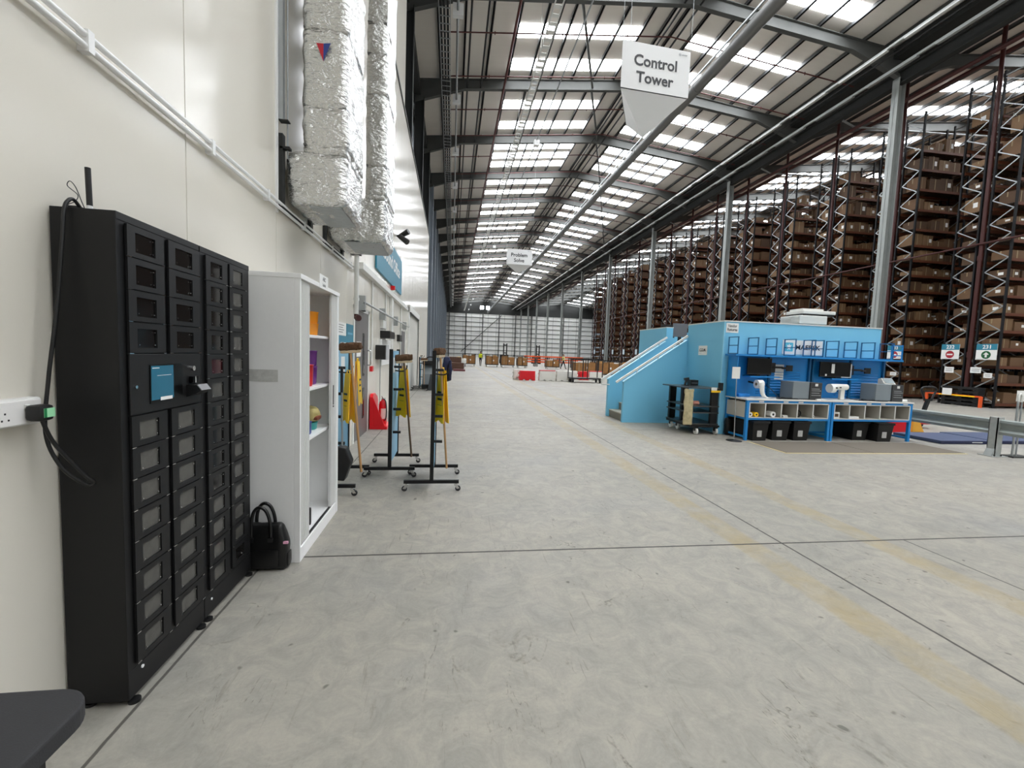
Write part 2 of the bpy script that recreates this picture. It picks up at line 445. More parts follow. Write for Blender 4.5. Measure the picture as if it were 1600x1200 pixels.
# plan bracing crossing the roof, one strut per bay
for i in range(7):
    x0 = 4.9+2.33*i; y0 = 17.96+6*i
    struct(MB().cyl((x0, y0+.1, roofz(x0)-.62), (x0+2.33, y0+5.9, roofz(x0+2.33)-.62), .06, n=10), 'roof_brace', STEEL)

# ------------------------------------------------------------------ services under the roof
m = MB(); m.cyl((10.1, -8, 13.12), (10.1, 127, 13.12), .235, n=24)
for k in range(23):
    m.cyl((10.1, -6+6*k, 13.12), (10.1, -5.85+6*k, 13.12), .25, n=24)
for k in range(23): m.cyl((10.1, FY[k]+1, 13.3), (10.1, FY[k]+1, roofz(10.1)-.2), .008, n=5)
tag(m.build('spiral_duct_pipe', [mat('spiral_pipe', '#6a6a68', .45, metal=.3)]), 'large round grey pipe hung under the right roof slope, running the hall\'s length', 'pipe')
m = MB().box(9.86, 9.92, -8, 127, 13.36, 13.42)
tag(m.build('conduit', GALV), 'thin pale conduit clipped along the top left of the large round pipe', 'conduit')
m = MB()
for x in (3.14, 3.42): m.box(x, x+.03, -6, 128, 13.34, 13.42)
for k in range(330): m.box(3.15, 3.44, -6+.4*k, -6+.4*k+.17, 13.35, 13.37)
for k in range(23): m.cyl((3.3, FY[k]+.4, 13.4), (3.3, FY[k]+.4, roofz(3.3)-.2), .008, n=6)
m.box(3.46, 3.49, -6, 128, 13.3, 13.44, 1)
tag(m.build('cable_ladder', [WHITEP, BLACK2]), 'white slotted cable ladder hung below the left rooflights, running lengthways', 'cable tray')
t = thing('lighting_conduit', 'thin grey conduit with small sensor boxes, right of the white cable ladder', 'conduit', (4.35, 0, 13.3))
MB().cyl((4.35, -6, 13.3), (4.35, 128, 13.3), .03, n=8).build('conduit_tube', GALV, t)
for k in range(10):
    y = 24.3+12*k if k < 9 else 14
    MB().box(4.2, 4.5, y, y+.3, 13.02, 13.3).build('sensor_box', GREYL, t)
for i, (x, z) in enumerate(((17.3, 14.4), (18.75, 14.38))):
    TRK = mat('trunking_grey', '#8d8f8c', .5)
    t = thing('light_trunking', ['white light trunking to the left of the valley, outer run', 'white light trunking hung close beside the valley beam'][i], 'lighting trunking', (x, 0, z))
    MB().box(x-.05, x+.05, -6, 128, z, z+.09).build('trunking_channel', TRK, t)
    for k in range(45):
        y = -4+2.9*k
        MB().box(x-.07, x+.07, y, y+2.2, z-.05, z).build('batten_body', TRK if i else mat('batten_white', '#b9bab6', .45), t)
m = MB()
for x in (-.82, -.4): m.box(x, x+.025, 8, 128, 14.2, 14.3)
for k in range(300): m.box(-.82, -.4, 8+.4*k, 8.03+.4*k, 14.21, 14.24)
for c in range(3): m.cyl((-.74+.13*c, 8, 14.28), (-.74+.13*c, 128, 14.28), .045, n=6, mi=1)
tag(m.build('cable_tray', [GALV, BLACK2]), 'ladder tray full of black cables high along the left wall', 'cable tray')
t = thing('junction_pipe', 'white conduit with square junction boxes along the left eaves', 'conduit', (-.1, 0, 14.7))
MB().cyl((-.1, 8, 14.7), (-.1, 128, 14.7), .05, n=10).build('conduit_tube', GALV, t)
for k, fy in enumerate(FY[5:]):
    MB().box(-.3, .12, fy-.1, fy+.1, 14.5, 14.95).build('junction_box', GREYL, t)
for i, (x, z, rr) in enumerate(((18.1, 15.0, .05), (18.45, 14.9, .04), (19.2, 14.75, .06), (20.25, 14.6, .05), (20.9, 14.9, .06))):
    tag(MB().cyl((x, -6, z), (x, 128, z), rr, n=8).build('valley_pipe', BLACK2), 'dark service pipe running lengthways in the valley gutter zone', 'pipe', 'dark pipes along the valley')
# sprinkler mains and range pipes
def spr(m, x, z, y0, y1, r=.07): m.cyl((x, y0, z), (x, y1, z), r, n=8)
for i, (x, dz, lb) in enumerate(((2.35, .62, 'red sprinkler main running lengthways at the left edge of the rooflights'), (1.15, .4, 'dark service pipe running lengthways nearer the left wall, inner of two'),
                             (.45, .4, 'dark service pipe running lengthways nearest the left wall, outer of two'), (9.2, .5, 'dark pipe running lengthways under the roof ridge, left one'), (9.9, .5, 'dark pipe running lengthways under the roof ridge, right one'))):
    m = MB(); spr(m, x, roofz(x)-dz-.2, 0, 127, .06 if i == 0 else .045)
    tag(m.build('sprinkler_main' if i == 0 else 'service_pipe', PIPER if i == 0 else BLACK2), lb, 'pipe')
proto = None
for k in range(32):
    y = 17.96+1.75+3.0*k
    if proto is None:
        m = MB(); P = [(x, 0, roofz(x)-.78+(.0)) for x in (-.9, 2, XR, 16, 19.2)]
        m.tube(P, .028, 6)
        for j in range(6): x = 1.5+3*j; m.cyl((x, 0, roofz(x)-.85), (x, 0, roofz(x)-.72), .025, n=6)
        proto = tag(m.build('sprinkler_range_pipe', PIPER), 'thin red sprinkler range pipe crossing under the roof from wall to valley', 'pipe', 'sprinkler range pipes across the roof')
        proto.location = (0, y, 0)
    else:
        c = proto.copy(); COL.objects.link(c); c.location = (0, y, 0)
for i, (x, z, lb) in enumerate(((20.6, 13.9, 'dark red sprinkler main just right of the valley beam, lower run'), (22.3, 14.6, 'dark red sprinkler main over the racking ends, upper run'))):
    m = MB(); spr(m, x, z, 6, 120, .09); tag(m.build('sprinkler_main', REDD), lb, 'pipe')
proto = None
for k in range(8):
    y = 20.9+6.0*k
    if proto is None:
        m = MB(); m.tube([(19.9, 0, 13.35), (20.6, 0, 13.1), (26, 0, 12.95+.35), (31, 0, 13.6)], .05, 8)
        proto = tag(m.build('arm_pipe', GALV), 'pale service pipe branching from the valley over the racking', 'pipe', 'pale branch pipes over the racking'); proto.location = (0, y, .9)
    else:
        c = proto.copy(); COL.objects.link(c); c.location = (0, y, .9)

# ------------------------------------------------------------------ office wall fittings
for i, z in enumerate((2.655, 2.70)):
    m = MB(); m.cyl((XW+.03, -3, z), (XW+.03, 6.95, z), .013, n=8)
    tag(m.build('wall_conduit', GREYL), ['lower of two thin pale conduits running along the office wall above the lockers', 'upper of two thin pale conduits running along the office wall above the lockers'][i], 'conduit')
m = MB()
proto = tag(MB().box(XW+.001, XW+.045, -.03, .0, 2.635, 2.72).build('conduit_clip', GREYL), 'pale clip holding the twin conduits to the office wall', 'clip', 'clips along the twin wall conduits')
proto.location = (0, 2.05, 0)
for y in (2.95, 3.75, 4.6, 5.6, 6.6):
    c = proto.copy(); COL.objects.link(c); c.location = (0, y, 0)
# double socket on surface trunking box
t = thing('double_socket', 'white double power socket on the office wall left of the black lockers', 'socket', (XW, 1.55, 1.19))
MB().box(XW, XW+.04, 1.30, 1.765, 1.19, 1.285).build('back_box', WHITEP, t, bevel=.006)
m = MB().box(XW+.04, XW+.049, 1.345, 1.755, 1.195, 1.28)
m2 = m.build('face_plate', mat('socket_white', '#e8e6e3', .3), t, bevel=.004)
for y in (1.585, 1.69):
    MB().prism([(XW+.049, 1.265), (XW+.058, 1.262), (XW+.05, 1.248), (XW+.049, 1.248)], 'y', y, y+.018).build('switch', WHITEP, t)
m = MB()
for dy, dz in ((0, .022), (-.011, .0), (.011, .0), (-.022, .012)): m.box(XW+.0485, XW+.0495, 1.625+dy-.003, 1.625+dy+.003, 1.218+dz-.003, 1.218+dz+.003)
m.build('socket_holes', BLACK2, t)
# plug and cable feeding the lockers
t = thing('power_cable', 'black power cable with a moulded plug looping from the wall socket up over the lockers', 'cable', (XW, 1.72, 1.19))
m = MB().soft(XW+.05, XW+.1, 1.685, 1.745, 1.205, 1.262, .012, .012); m.box(XW+.1, XW+.1012, 1.70, 1.742, 1.218, 1.25, 1); m.box(XW+.1011, XW+.1016, 1.70, 1.71, 1.218, 1.25, 2)
m.build('plug', [BLACK2, GREENL, GREEN], t)
def bez(P, n=40):
    """Catmull-Rom through P"""
    out = []; Q = [P[0]]+list(P)+[P[-1]]
    for i in range(1, len(Q)-2):
        p0, p1, p2, p3 = [Vector(q) for q in Q[i-1:i+3]]
        for k in range(n):
            t_ = k/n
            out.append(.5*((2*p1)+(p2-p0)*t_+(2*p0-5*p1+4*p2-p3)*t_*t_+(3*p1-p0-3*p2+p3)*t_**3))
    out.append(Vector(P[-1])); return out
m = MB(); m.tube(bez([(-1.42, 1.715, 1.21), (-1.405, 1.74, 1.12), (-1.36, 1.8, .99), (-1.345, 1.825, .95), (-1.37, 1.82, .945), (-1.42, 1.785, 1.02), (-1.455, 1.77, 1.15), (-1.455, 1.79, 1.35), (-1.44, 1.815, 1.6), (-1.43, 1.835, 1.85), (-1.43, 1.848, 1.97), (-1.427, 1.865, 2.01), (-1.425, 1.885, 2.018), (-1.42, 1.905, 1.997)], 10), .0065, 8)
m.build('cable_sheath', BLACK2, t)

# ------------------------------------------------------------------ black locker banks
LX = -1.27
def locker(name, label, y0, y1, cols, rows, panel=None):
    t = thing(name, label, 'locker', (-1.38, (y0+y1)/2, 0))
    m = MB().box(-1.49, LX-.002, y0, y1, .025, 1.985).box(LX-.004, LX, y0, y1, .025, .14).box(LX-.004, LX, y0, y1, 1.955, 1.985)
    m.build('carcass', BLACK, t, bevel=.004)
    for fx, fy in ((LX-.03, y0+.03), (LX-.03, y1-.03), (-1.46, y0+.03), (-1.46, y1-.03)):
        MB().cyl((fx+.03, fy, 0), (fx+.03, fy, .012), .022, n=14).cyl((fx+.01, fy, .012), (fx+.01, fy, .03), .008, n=8).build('levelling_foot', BLACK2, t)
    for ci, (c0, c1) in enumerate(cols):
        for ri, (z1, z0) in enumerate(rows[ci]):
            g = .0025; w = c1-c0; h = z1-z0
            a0, a1 = c0+w*.21, c0+w*.74; b0, b1 = z0+h*.18, z0+h*.79
            m = MB(); x0, x1 = LX+.001, LX+.011
            m.box(x0, x1, c0+g, a0, z0+g, z1-g).box(x0, x1, a1, c1-g, z0+g, z1-g).box(x0, x1, a0, a1, z0+g, b0).box(x0, x1, a0, a1, b1, z1-g)
            # chrome hinge pins at the corners and rivets round the pane
            m.box(x1-.002, x1+.0018, c0+.0, c0+.022, z0-.0015, z0+.0015, 1)
            m.box(x1-.002, x1+.0018, c1-.02, c1, z0-.0015, z0+.0015, 1)
            for ry, rz in ((a1-.012, b1-.012), (a1-.012, b0+.012), (a0+.012, b0+.012), (c1-.02, z1-.015)):
                m.cyl((x1-.004, ry, rz), (x1-.0005, ry, rz), .0026, n=6, mi=1)
            d = m.build('door', [BLACK, CHROME], t)
            k = panel(ci, ri)
            MB().box(LX+.002, LX+.0045, a0-.004, a1+.004, b0-.004, b1+.004).build('pane', k, d)
    return t
R1 = [(1.952-.1265*i, 1.952-.1265*(i+1)) for i in range(4)] + [(1.194-.1297*i, 1.194-.1297*(i+1)) for i in range(8)]
L1 = locker('smart_locker', 'near black steel locker bank with a teal touchscreen among its small windowed doors', 1.862, 2.405, [(1.899, 2.121), (2.147, 2.390)], [R1, R1],
            lambda c, r: PANED if r < 4 else PANEG)
m = MB().box(LX+.001, LX+.009, 1.9, 2.39, 1.197, 1.443); pn = m.build('control_panel', BLACK, L1, bevel=.002)
m = MB().box(LX+.0085, LX+.012, 2.012, 2.232, 1.232, 1.397, 0).box(LX+.0119, LX+.0125, 2.018, 2.165, 1.245, 1.392, 1).box(LX+.012, LX+.0128, 2.075, 2.155, 1.24, 1.255, 2).box(LX+.012, LX+.0128, 2.025, 2.07, 1.381, 1.384, 2).box(LX+.012, LX+.0128, 2.055, 2.15, 1.349, 1.3505, 2)
m.build('touchscreen', [BLACKG, TEALS, PAPER], pn)
MB().cyl((LX+.008, 2.31, 1.372), (LX+.022, 2.31, 1.372), .012, n=16).box(LX+.022, LX+.024, 2.308, 2.312, 1.366, 1.378).build('key_lock', CHROME, pn)
MB().cyl((LX+.008, 1.93, 1.31), (LX+.014, 1.93, 1.31), .007, n=10).build('screw_boss', CHROME, pn)
MB().soft(LX+.008, LX+.03, 2.285, 2.345, 1.3, 1.335, .006, .01).box(LX+.03, LX+.0315, 2.3, 2.308, 1.302, 1.333, 1).build('fingerprint_reader', [BLACKG, CHROME], pn)
m = MB().prism([(LX+.008, 1.235), (LX+.008, 1.295), (LX+.055, 1.295), (LX+.075, 1.268), (LX+.05, 1.25)], 'y', 2.265, 2.355, 0)
m.add([(LX+.056, 2.27, 1.2952), (LX+.0762, 2.27, 1.2685), (LX+.0762, 2.35, 1.2685), (LX+.056, 2.35, 1.2952)], [(0, 1, 2, 3)], 1)
m.build('card_scanner', [BLACK2, mat('scanner_grey', '#77777a', .35)], pn)
MB().cyl((LX+.0, 1.94, .118), (LX+.004, 1.94, .118), .007, n=10).build('vent_plug', GREYL, L1)
# antenna and thin looped lead on top
MB().cyl((-1.405, 1.93, 1.985), (-1.405, 1.93, 2.012), .012, .009, n=12, mi=1).cyl((-1.405, 1.93, 2.012), (-1.408, 1.93, 2.155), .0095, n=12).build('antenna', [BLACK2, GREYL], L1)
MB().tube(bez([(-1.425, 1.94, 1.99), (-1.44, 1.94, 2.03), (-1.455, 1.935, 2.08), (-1.47, 1.93, 2.1), (-1.475, 1.925, 2.08), (-1.445, 1.93, 2.05), (-1.455, 1.93, 2.025), (-1.475, 1.925, 2.01), (-1.48, 1.92, 1.99)], 8), .0016, 6).build('antenna_lead', BLACK2, L1)
MB().soft(-1.475, -1.42, 1.9, 1.94, 1.985, 2.003, .005, .01).build('connector_block', BLACK2, L1)
R2 = [(1.95-.1278*i, 1.95-.1278*(i+1)) for i in range(14)]
dark2 = {0: PANED, 1: PANED, 2: PANED, 3: PANED, 4: PANER, 6: PANED, 7: PANED, 8: PANED, 9: PANED}
L2 = locker('smart_locker', 'far black steel locker bank of small windowed doors beside the white cabinet', 2.412, 2.945, [(2.443, 2.661), (2.682, 2.887)], [R2, R2],
            lambda c, r: (dark2.get(r, PANEG) if c == 0 else (PANED if r == 13 else PANEG)))
MB().cyl((LX, 2.475, .1), (LX+.004, 2.475, .1), .007, n=10).build('vent_plug', GREYL, L2)

# ------------------------------------------------------------------ black holdall between lockers and cabinet
t = thing('holdall', 'black leather holdall bag standing on the floor between lockers and white cabinet', 'bag', (-1.2, 2.99, 0))
def wb(v):
    k = 1-.25*max(0, (v.z-.18)/.14); return (-1.2+(v.x+1.2)*k, 3.0+(v.y-3.0)*(1-.4*max(0, (v.z-.18)/.14)), v.z)
MB().soft(-1.36, -1.055, 2.955, 3.05, .0, .315, .035, .02, .006, 9, warp=wb).build('bag_body', LEATHER, t)
MB().soft(-1.33, -1.1, 2.944, 2.962, .03, .15, .008, .02, .003, 9).build('front_pocket', LEATHER, t)
MB().soft(-1.1, -1.045, 2.97, 3.035, .02, .12, .015, .02, .004, 11).build('end_pocket', LEATHER, t)
for y in (2.955, 3.035):
    MB().tube(bez([(-1.27, y, .2), (-1.27, y, .33), (-1.255, y, .405), (-1.22, y, .435), (-1.18, y, .41), (-1.155, y, .33), (-1.15, y, .2)], 8), .011, 8).build('carry_handle', LEATHER, t)
for x in (-1.27, -1.15):
    MB().box(x-.016, x+.016, 2.938, 2.948, .205, .235).build('buckle', mat('gunmetal', '#57575a', .3, metal=1), t)
MB().box(-1.075, -1.047, 2.955, 2.97, .185, .2).build('zip_pull', mat('rose_pink', '#d79ab4', .5), t)

# ------------------------------------------------------------------ tambour cabinet
CX0, CX1, CY0, CY1, CH = -1.485, -1.005, 3.065, 4.06, 1.978
t = thing('tambour_cabinet', 'tall white metal cabinet with its sliding tambour door half open', 'cabinet', (-1.25, 3.56, 0))
m = MB().box(CX0, CX1-.04, CY0, CY0+.018, .0, CH-.03).box(CX0, CX1-.045, CY1-.018, CY1, 0, CH-.03).box(CX0, CX0+.01, CY0, CY1, .02, CH-.03)
m.box(CX1-.04, CX1, CY0, CY0+.02, .0, CH-.03).box(CX1-.045, CX1, CY1-.055, CY1, .0, CH-.03).box(CX1-.02, CX1-.001, CY0+.02, CY1-.055, .0, .098).box(CX0+.01, CX1-.045, CY0+.018, CY1-.018, .075, .098).box(CX1-.045, CX1-.02, CY0+.02, CY1-.055, .075, .098)
m.build('carcass', GREYL, t, bevel=.003)
MB().box(CX0, CX1+.006, CY0-.003, CY1+.003, CH-.032, CH).build('cabinet_top', GREYL, t, bevel=.003)
MB().box(CX1-.03, CX1-.012, CY0+.02, CY1-.05, .098, .106).build('door_track', BLACK2, t)
m = MB()
for k in range(16): m.box(CX1-.03, CX1-.012+.004*(k % 2), CY0+.02+.0125*k, CY0+.0318+.0125*k, .106, CH-.034)
m.build('left_tambour_door', RIB, t)
m = MB()
for k in range(11): m.box(CX1-.03, CX1-.012+.004*(k % 2), 3.868+.0125*k, 3.8798+.0125*k, .106, CH-.034)
rd = m.build('right_tambour_door', RIB, t)
MB().box(CX1-.012, CX1-.004, 3.91, 3.925, 1.0, 1.17).cyl((CX1-.012, 3.917, .985), (CX1-.003, 3.917, .985), .008, n=10).build('door_handle', BLACK2, rd)
for z in (1.565, 1.162, .785): MB().box(CX0+.01, CX1-.05, CY0+.018, CY1-.018, z, z+.022).build('shelf', GREYL, t, bevel=.002)
m = MB().box(CX1+.0062, CX1+.0075, 3.462, 3.683, 1.955, 2.035, 0)
m = MB(); m.box(CX1+.0065, CX1+.008, 3.462, 3.683, 1.945, 2.05, 0)
m.text('ABC', (CX1+.0085, 3.575, 2.005), (0, 1, 0), (0, 0, 1), .03, 1).text('Labels', (CX1+.0085, 3.575, 1.965), (0, 1, 0), (0, 0, 1), .024, 1)
m.build('cabinet_sign', [PAPER, INK], t)
m = MB().box(CX1-.35, CX1-.14, CY0-.0035, CY0-.002, 1.255, 1.335); 
m.build('torn_label', mat('torn_paper', '#bdbdb9', .6, var=.35, scale=30), t)
def pot(c, r, h, name, label, mat_, lidm=None):
    t = thing(name, label, 'pot', c); m = MB().lathe(c, [(r*.86, 0), (r*.95, h*.1), (r, h*.96), (r*1.05, h*.97), (r*1.05, h), (r*.9, h)], 20)
    m.build('pot_wall', mat_, t); return t
pot((-1.2, 3.79, 1.587), .095, .1, 'plastic_pot', 'orange pot on the cabinet\'s top shelf, lower of its stack', mat('orange_plastic', '#f59a0f', .35))
pot((-1.2, 3.79, 1.687), .095, .095, 'plastic_pot', 'orange pot on the cabinet\'s top shelf, upper of its stack', mat('orange_plastic', '#f59a0f', .35))
pot((-1.2, 3.56, 1.587), .09, .19, 'plastic_pot', 'green pot on the cabinet\'s top shelf beside the orange stack', mat('green_plastic', '#4d8a2a', .35))
pot((-1.2, 3.78, 1.184), .09, .15, 'plastic_pot', 'purple pot on the cabinet\'s second shelf, lower of its stack', PURP)
pot((-1.2, 3.78, 1.334), .09, .13, 'plastic_pot', 'purple pot on the cabinet\'s second shelf, upper of its stack', PURP)
pot((-1.16, 3.6, 1.184), .075, .17, 'plastic_pot', 'red pot on the cabinet\'s second shelf in front of the purple stack', RED)
t = thing('paper_bag', 'crumpled yellow and brown paper bag lying on the cabinet\'s third shelf', 'bag', (-1.18, 3.74, .87))
MB().soft(-1.27, -1.085, 3.66, 3.84, .872, .99, .04, .02, .02, 14, 1, seed=3).build('bag_body', [YEL, mat('kraft', '#a89a62', .7)], t)
MB().soft(-1.2, -1.07, 3.68, 3.80, .89, .93, .015, .02, .01, 14).build('brown_flap', BROWN, t)
pot((-1.19, 3.78, .807), .085, .062, 'plastic_pot', 'turquoise tub on the cabinet\'s third shelf under the paper bag', TURQ)
pot((-1.14, 3.55, .807), .06, .1, 'plastic_pot', 'dark blue tub on the cabinet\'s third shelf', mat('blue_plastic', '#1f3f8f', .35))
t = tag(MB().soft(-1.15, -1.06, 3.47, 3.5, .099, .24, .01, .02).build('ring_binder', BLACK2), 'black ring binder standing on the bottom of the white cabinet', 'binder')

# ------------------------------------------------------------------ foil-wrapped ducts
def duct(label, x0, x1, y0, y1, zb, ze, bands, xb, sd):
    t = thing('insulated_duct', label, 'duct', (x0, (y0+y1)/2, zb))
    # elbow coming out of the wall, and its flat bottom plate
    MB().soft(XW+.036, xb, y0, y1, zb, ze, .06, .028, .014, 9, seed=sd).build('elbow_section', FOIL, t)
    MB().box(XW+.22, xb-.05, y0+.05, y1-.05, zb-.008, zb+.004).build('bottom_plate', GALV, t, bevel=.002)
    z = ze
    for i, zt in enumerate(bands):
        MB().soft(x0, xb+.01*(i % 2), y0-.004*(i % 2), y1+.004, z-.03, zt+.012, .055, .03 if zt < 5.6 else .1, .015, 8, seed=sd+i+1).build('insulated_section', FOIL, t)
        if i < len(bands)-1 and zt < 6:
            MB().box(x0+.01, xb-.012, y0+.012, y1-.01, zt-.006, zt+.008).build('section_joint', FOILD, t)
        z = zt
    m = MB()
    for (a, b_) in ((y0-.05, y0+.01), (y1-.01, y1+.06)): m.box(XW+.002, XW+.035, a, b_, zb-.08, ze+.1)
    m.box(XW+.002, XW+.035, y0, y1, zb-.08, zb-.02)
    m.build('wall_flange', STEELD, t)
    return t
D1 = duct('near silver foil-wrapped duct rising from the office wall, with a red and blue triangle', -1.33, -.955, 4.08, 4.79, 2.735, 3.19, [3.245, 3.575, 4.21, 4.95, 6.2, 9.5], -.955, 1)
m = MB(); yy = 4.062
m.add([(-1.207, yy, 4.07), (-1.148, yy, 4.072), (-1.149, yy, 3.93)], [(0, 2, 1)], 0); m.add([(-1.148, yy, 4.072), (-1.088, yy, 4.082), (-1.149, yy, 3.93)], [(0, 2, 1)], 1)
m.build('triangle_sticker', [mat('sticker_red', '#b3182b', .4), mat('sticker_blue', '#233a80', .4)], D1)
duct('far silver foil-wrapped duct on the office wall behind the near duct', -1.05, -.815, 5.35, 6.1, 2.745, 3.25, [3.3, 3.62, 4.43, 4.86, 5.2, 6.6, 9.5], -.815, 21)
t = thing('hanger_rail', 'galvanised vertical channel and rod beside the near silver duct', 'rail', (XW, 4.04, 3.2))
MB().box(XW+.014, XW+.05, 4.0, 4.045, 3.39, 9).build('channel', GALV, t)
MB().cyl((XW+.06, 4.075, 3.1), (XW+.06, 4.075, 9), .006, n=6).build('threaded_rod', GALV, t)
MB().box(XW+.014, XW+.09, 4.03, 4.085, 3.165, 3.185).build('bracket', BLACK2, t); MB().box(XW+.014, XW+.09, 4.0, 4.06, 3.38, 3.39).build('bracket', BLACK2, t)
t = thing('spotlight', 'pair of small black floodlights on a bracket beside the far silver duct', 'light', (XW, 11.8, 4.4))
MB().cyl((XW+.003, 11.8, 4.45), (XW+.1, 11.8, 4.45), .03, n=8).build('bracket', BLACK2, t)
for dz, yy in ((.06, 11.9), (-.09, 11.7)):
    MB().cyl((XW+.08, yy, 4.45+dz*.3), (XW+.3, yy-.1, 4.45+dz*2.2), .06, .075, n=12).build('lamp_head', BLACK2, t)

# ------------------------------------------------------------------ door zone
t = tag(MB().box(XW-.02, XW+.012, 6.88, 6.97, 0, 2.16).box(XW-.02, XW+.012, 8.06, 8.13, 0, 2.16).box(XW-.02, XW+.012, 6.88, 8.13, 2.1, 2.16).build('door_1_frame', WHITEP), kind='structure')
d = thing('door_1', None, None, (XW, 7.5, 0)); tag(d, kind='structure')
m = MB().box(XW, XW+.006, 6.97, 8.06, .005, 2.1, 0)
for z0, z1 in ((1.03, 1.75), (.3, .82)): m.box(XW+.006, XW+.012, 7.6, 7.74, z0, z1, 1).box(XW+.012, XW+.0135, 7.635, 7.705, z0+.04, z1-.04, 2)
m.build('door_leaf', [DOORG, BLACK2, GLASS], d)
m = MB().tube([(XW+.01, 7.98, 1.46), (XW+.06, 7.98, 1.46), (XW+.07, 7.98, 1.44), (XW+.07, 7.98, 1.22), (XW+.06, 7.98, 1.2), (XW+.01, 7.98, 1.2)], .012, 8); m.build('pull_handle', CHROME, d)
MB().box(XW+.006, XW+.01, 7.12, 7.42, 1.36, 1.6).build('door_notice', PAPER, d)
MB().box(XW+.006, XW+.05, 7.2, 7.6, 2.11, 2.19).build('door_closer', STEELD, d)
# teal information board with papers, left of the door
t = thing('wall_sign', 'teal notice board with pinned papers on the office wall left of the grey door', 'sign', (XW, 6.4, 1.3))
m = MB().box(XW+.001, XW+.012, 5.9, 6.86, .75, 1.66, 0).box(XW+.001, XW+.012, 6.45, 6.86, 1.66, 1.84, 0)
m.build('board_panel', TEAL, t)
m = MB().box(XW+.001, XW+.008, 5.9, 6.43, 1.665, 1.84, 0)
for k in range(4): m.box(XW+.008, XW+.009, 5.98, 6.3-.06*(k % 2), 1.8-.032*k, 1.808-.032*k, 1)
m.build('pinned_paper', [PAPER, INK], t)
MB().box(XW+.012, XW+.014, 6.1, 6.42, 1.53, 1.57).build('label_strip', PAPER, t)
MB().box(XW+.012, XW+.014, 6.5, 6.8, 1.69, 1.72).build('label_strip', mat('pale_teal', '#6fb1cc', .5), t)
# drop pipe with a red valve
t = thing('drop_pipe', 'white drop pipe with a dark red valve at its foot beside the grey door', 'pipe', (XW+.08, 6.9, 1.9))
MB().cyl((XW+.08, 6.72, 2.0), (XW+.08, 6.72, 2.86), .035, n=12).cyl((XW+.08, 6.72, 2.2), (XW+.08, 6.72, 2.24), .042, n=12).build('pipe_tube', WHITEP, t)
MB().cyl((XW+.08, 6.72, 1.93), (XW+.08, 6.72, 2.0), .03, n=10).cyl((XW+.1, 6.70, 1.94), (XW+.13, 6.66, 1.94), .045, n=12).build('valve', REDD, t)
MB().box(XW, XW+.14, 6.66, 6.78, 2.86, 2.9).build('pipe_bracket', BLACK2, t)
# cable trunking, guard tube, small conduits
tag(MB().box(XW, XW+.09, 7.15, 14.25, 2.74, 2.84).build('wall_trunking', WHITEP), 'long white cable trunking along the office wall above the doors', 'trunking')
t = thing('guard_tube', 'grey tube rail on brackets along the office wall above the grey door', 'rail', (XW, 10.8, 2.23))
MB().cyl((XW+.1, 7.1, 2.23), (XW+.1, 14.4, 2.23), .02, n=10).build('rail_tube', GALV, t)
for y in (7.2, 9.3, 11.4, 13.5): MB().box(XW, XW+.12, y-.03, y+.03, 2.1, 2.33).build('rail_bracket', GALV, t)
for i, (y, z0, lb) in enumerate(((8.35, 1.2, 'thin white conduit dropping beside the pull handle of the grey door'), (10.0, 1.9, 'thin white conduit dropping above the black vented box'), (12.9, 1.5, 'thin white conduit dropping behind the middle cleaning stand'))):
    tag(MB().cyl((XW+.02, y, z0), (XW+.02, y, 2.75), .018, n=8).build('drop_conduit', WHITEP), lb, 'conduit')
tag(MB().box(XW+.003, XW+.06, 10.7, 11.0, 1.05, 2.75).build('cable_riser', WHITEP), 'broad white cable riser cover on the office wall by the control boxes', 'trunking')
tag(MB().cyl((XW, 8.33, 1.11), (XW+.001, 8.33, 1.11), .001).box(XW, XW+.05, 8.28, 8.42, 1.07, 1.17).build('fire_call_point', RED, bevel=.004), 'small red fire call point on the wall right of the grey door', 'call point')
tag(MB().cyl((XW, 10.9, 2.98), (XW+.1, 10.9, 2.98), .06, .05, n=16).build('alarm_beacon', RED), 'round red alarm beacon on the office wall under the teal sign', 'alarm')
t = thing('control_unit', 'white wall unit with a black vented box under it beyond the grey door', 'control box', (XW, 9.8, 1.9))
MB().box(XW, XW+.07, 9.35, 9.75, 1.93, 2.1).build('upper_unit', WHITEP, t, bevel=.004)
m = MB().box(XW, XW+.2, 9.4, 10.2, 1.73, 1.88)
for k in range(5): m.box(XW+.2, XW+.205, 9.42, 10.18, 1.75+.025*k, 1.762+.025*k)
m.build('vented_box', BLACK2, t)
m = MB().box(XW, XW+.05, 9.35, 10.65, 1.15, 1.7).build('lower_panel', mat('panel_white', '#e6e7e6', .35), t, bevel=.004)
t = thing('card_printer', 'grey box with a black near side mounted on the wall past the grey door', 'control box', (XW, 9.1, 1.4))
MB().box(XW+.003, XW+.19, 8.86, 8.95, 1.29, 1.57).build('side_cover', BLACK2, t)
MB().box(XW+.003, XW+.2, 8.95, 9.3, 1.28, 1.58).build('box_body', mat('unit_grey', '#b6b9bb', .4), t, bevel=.004)
MB().cyl((XW+.06, 9.1, .3), (XW+.06, 9.1, 1.28), .01, n=6).build('lead', GALV, t)
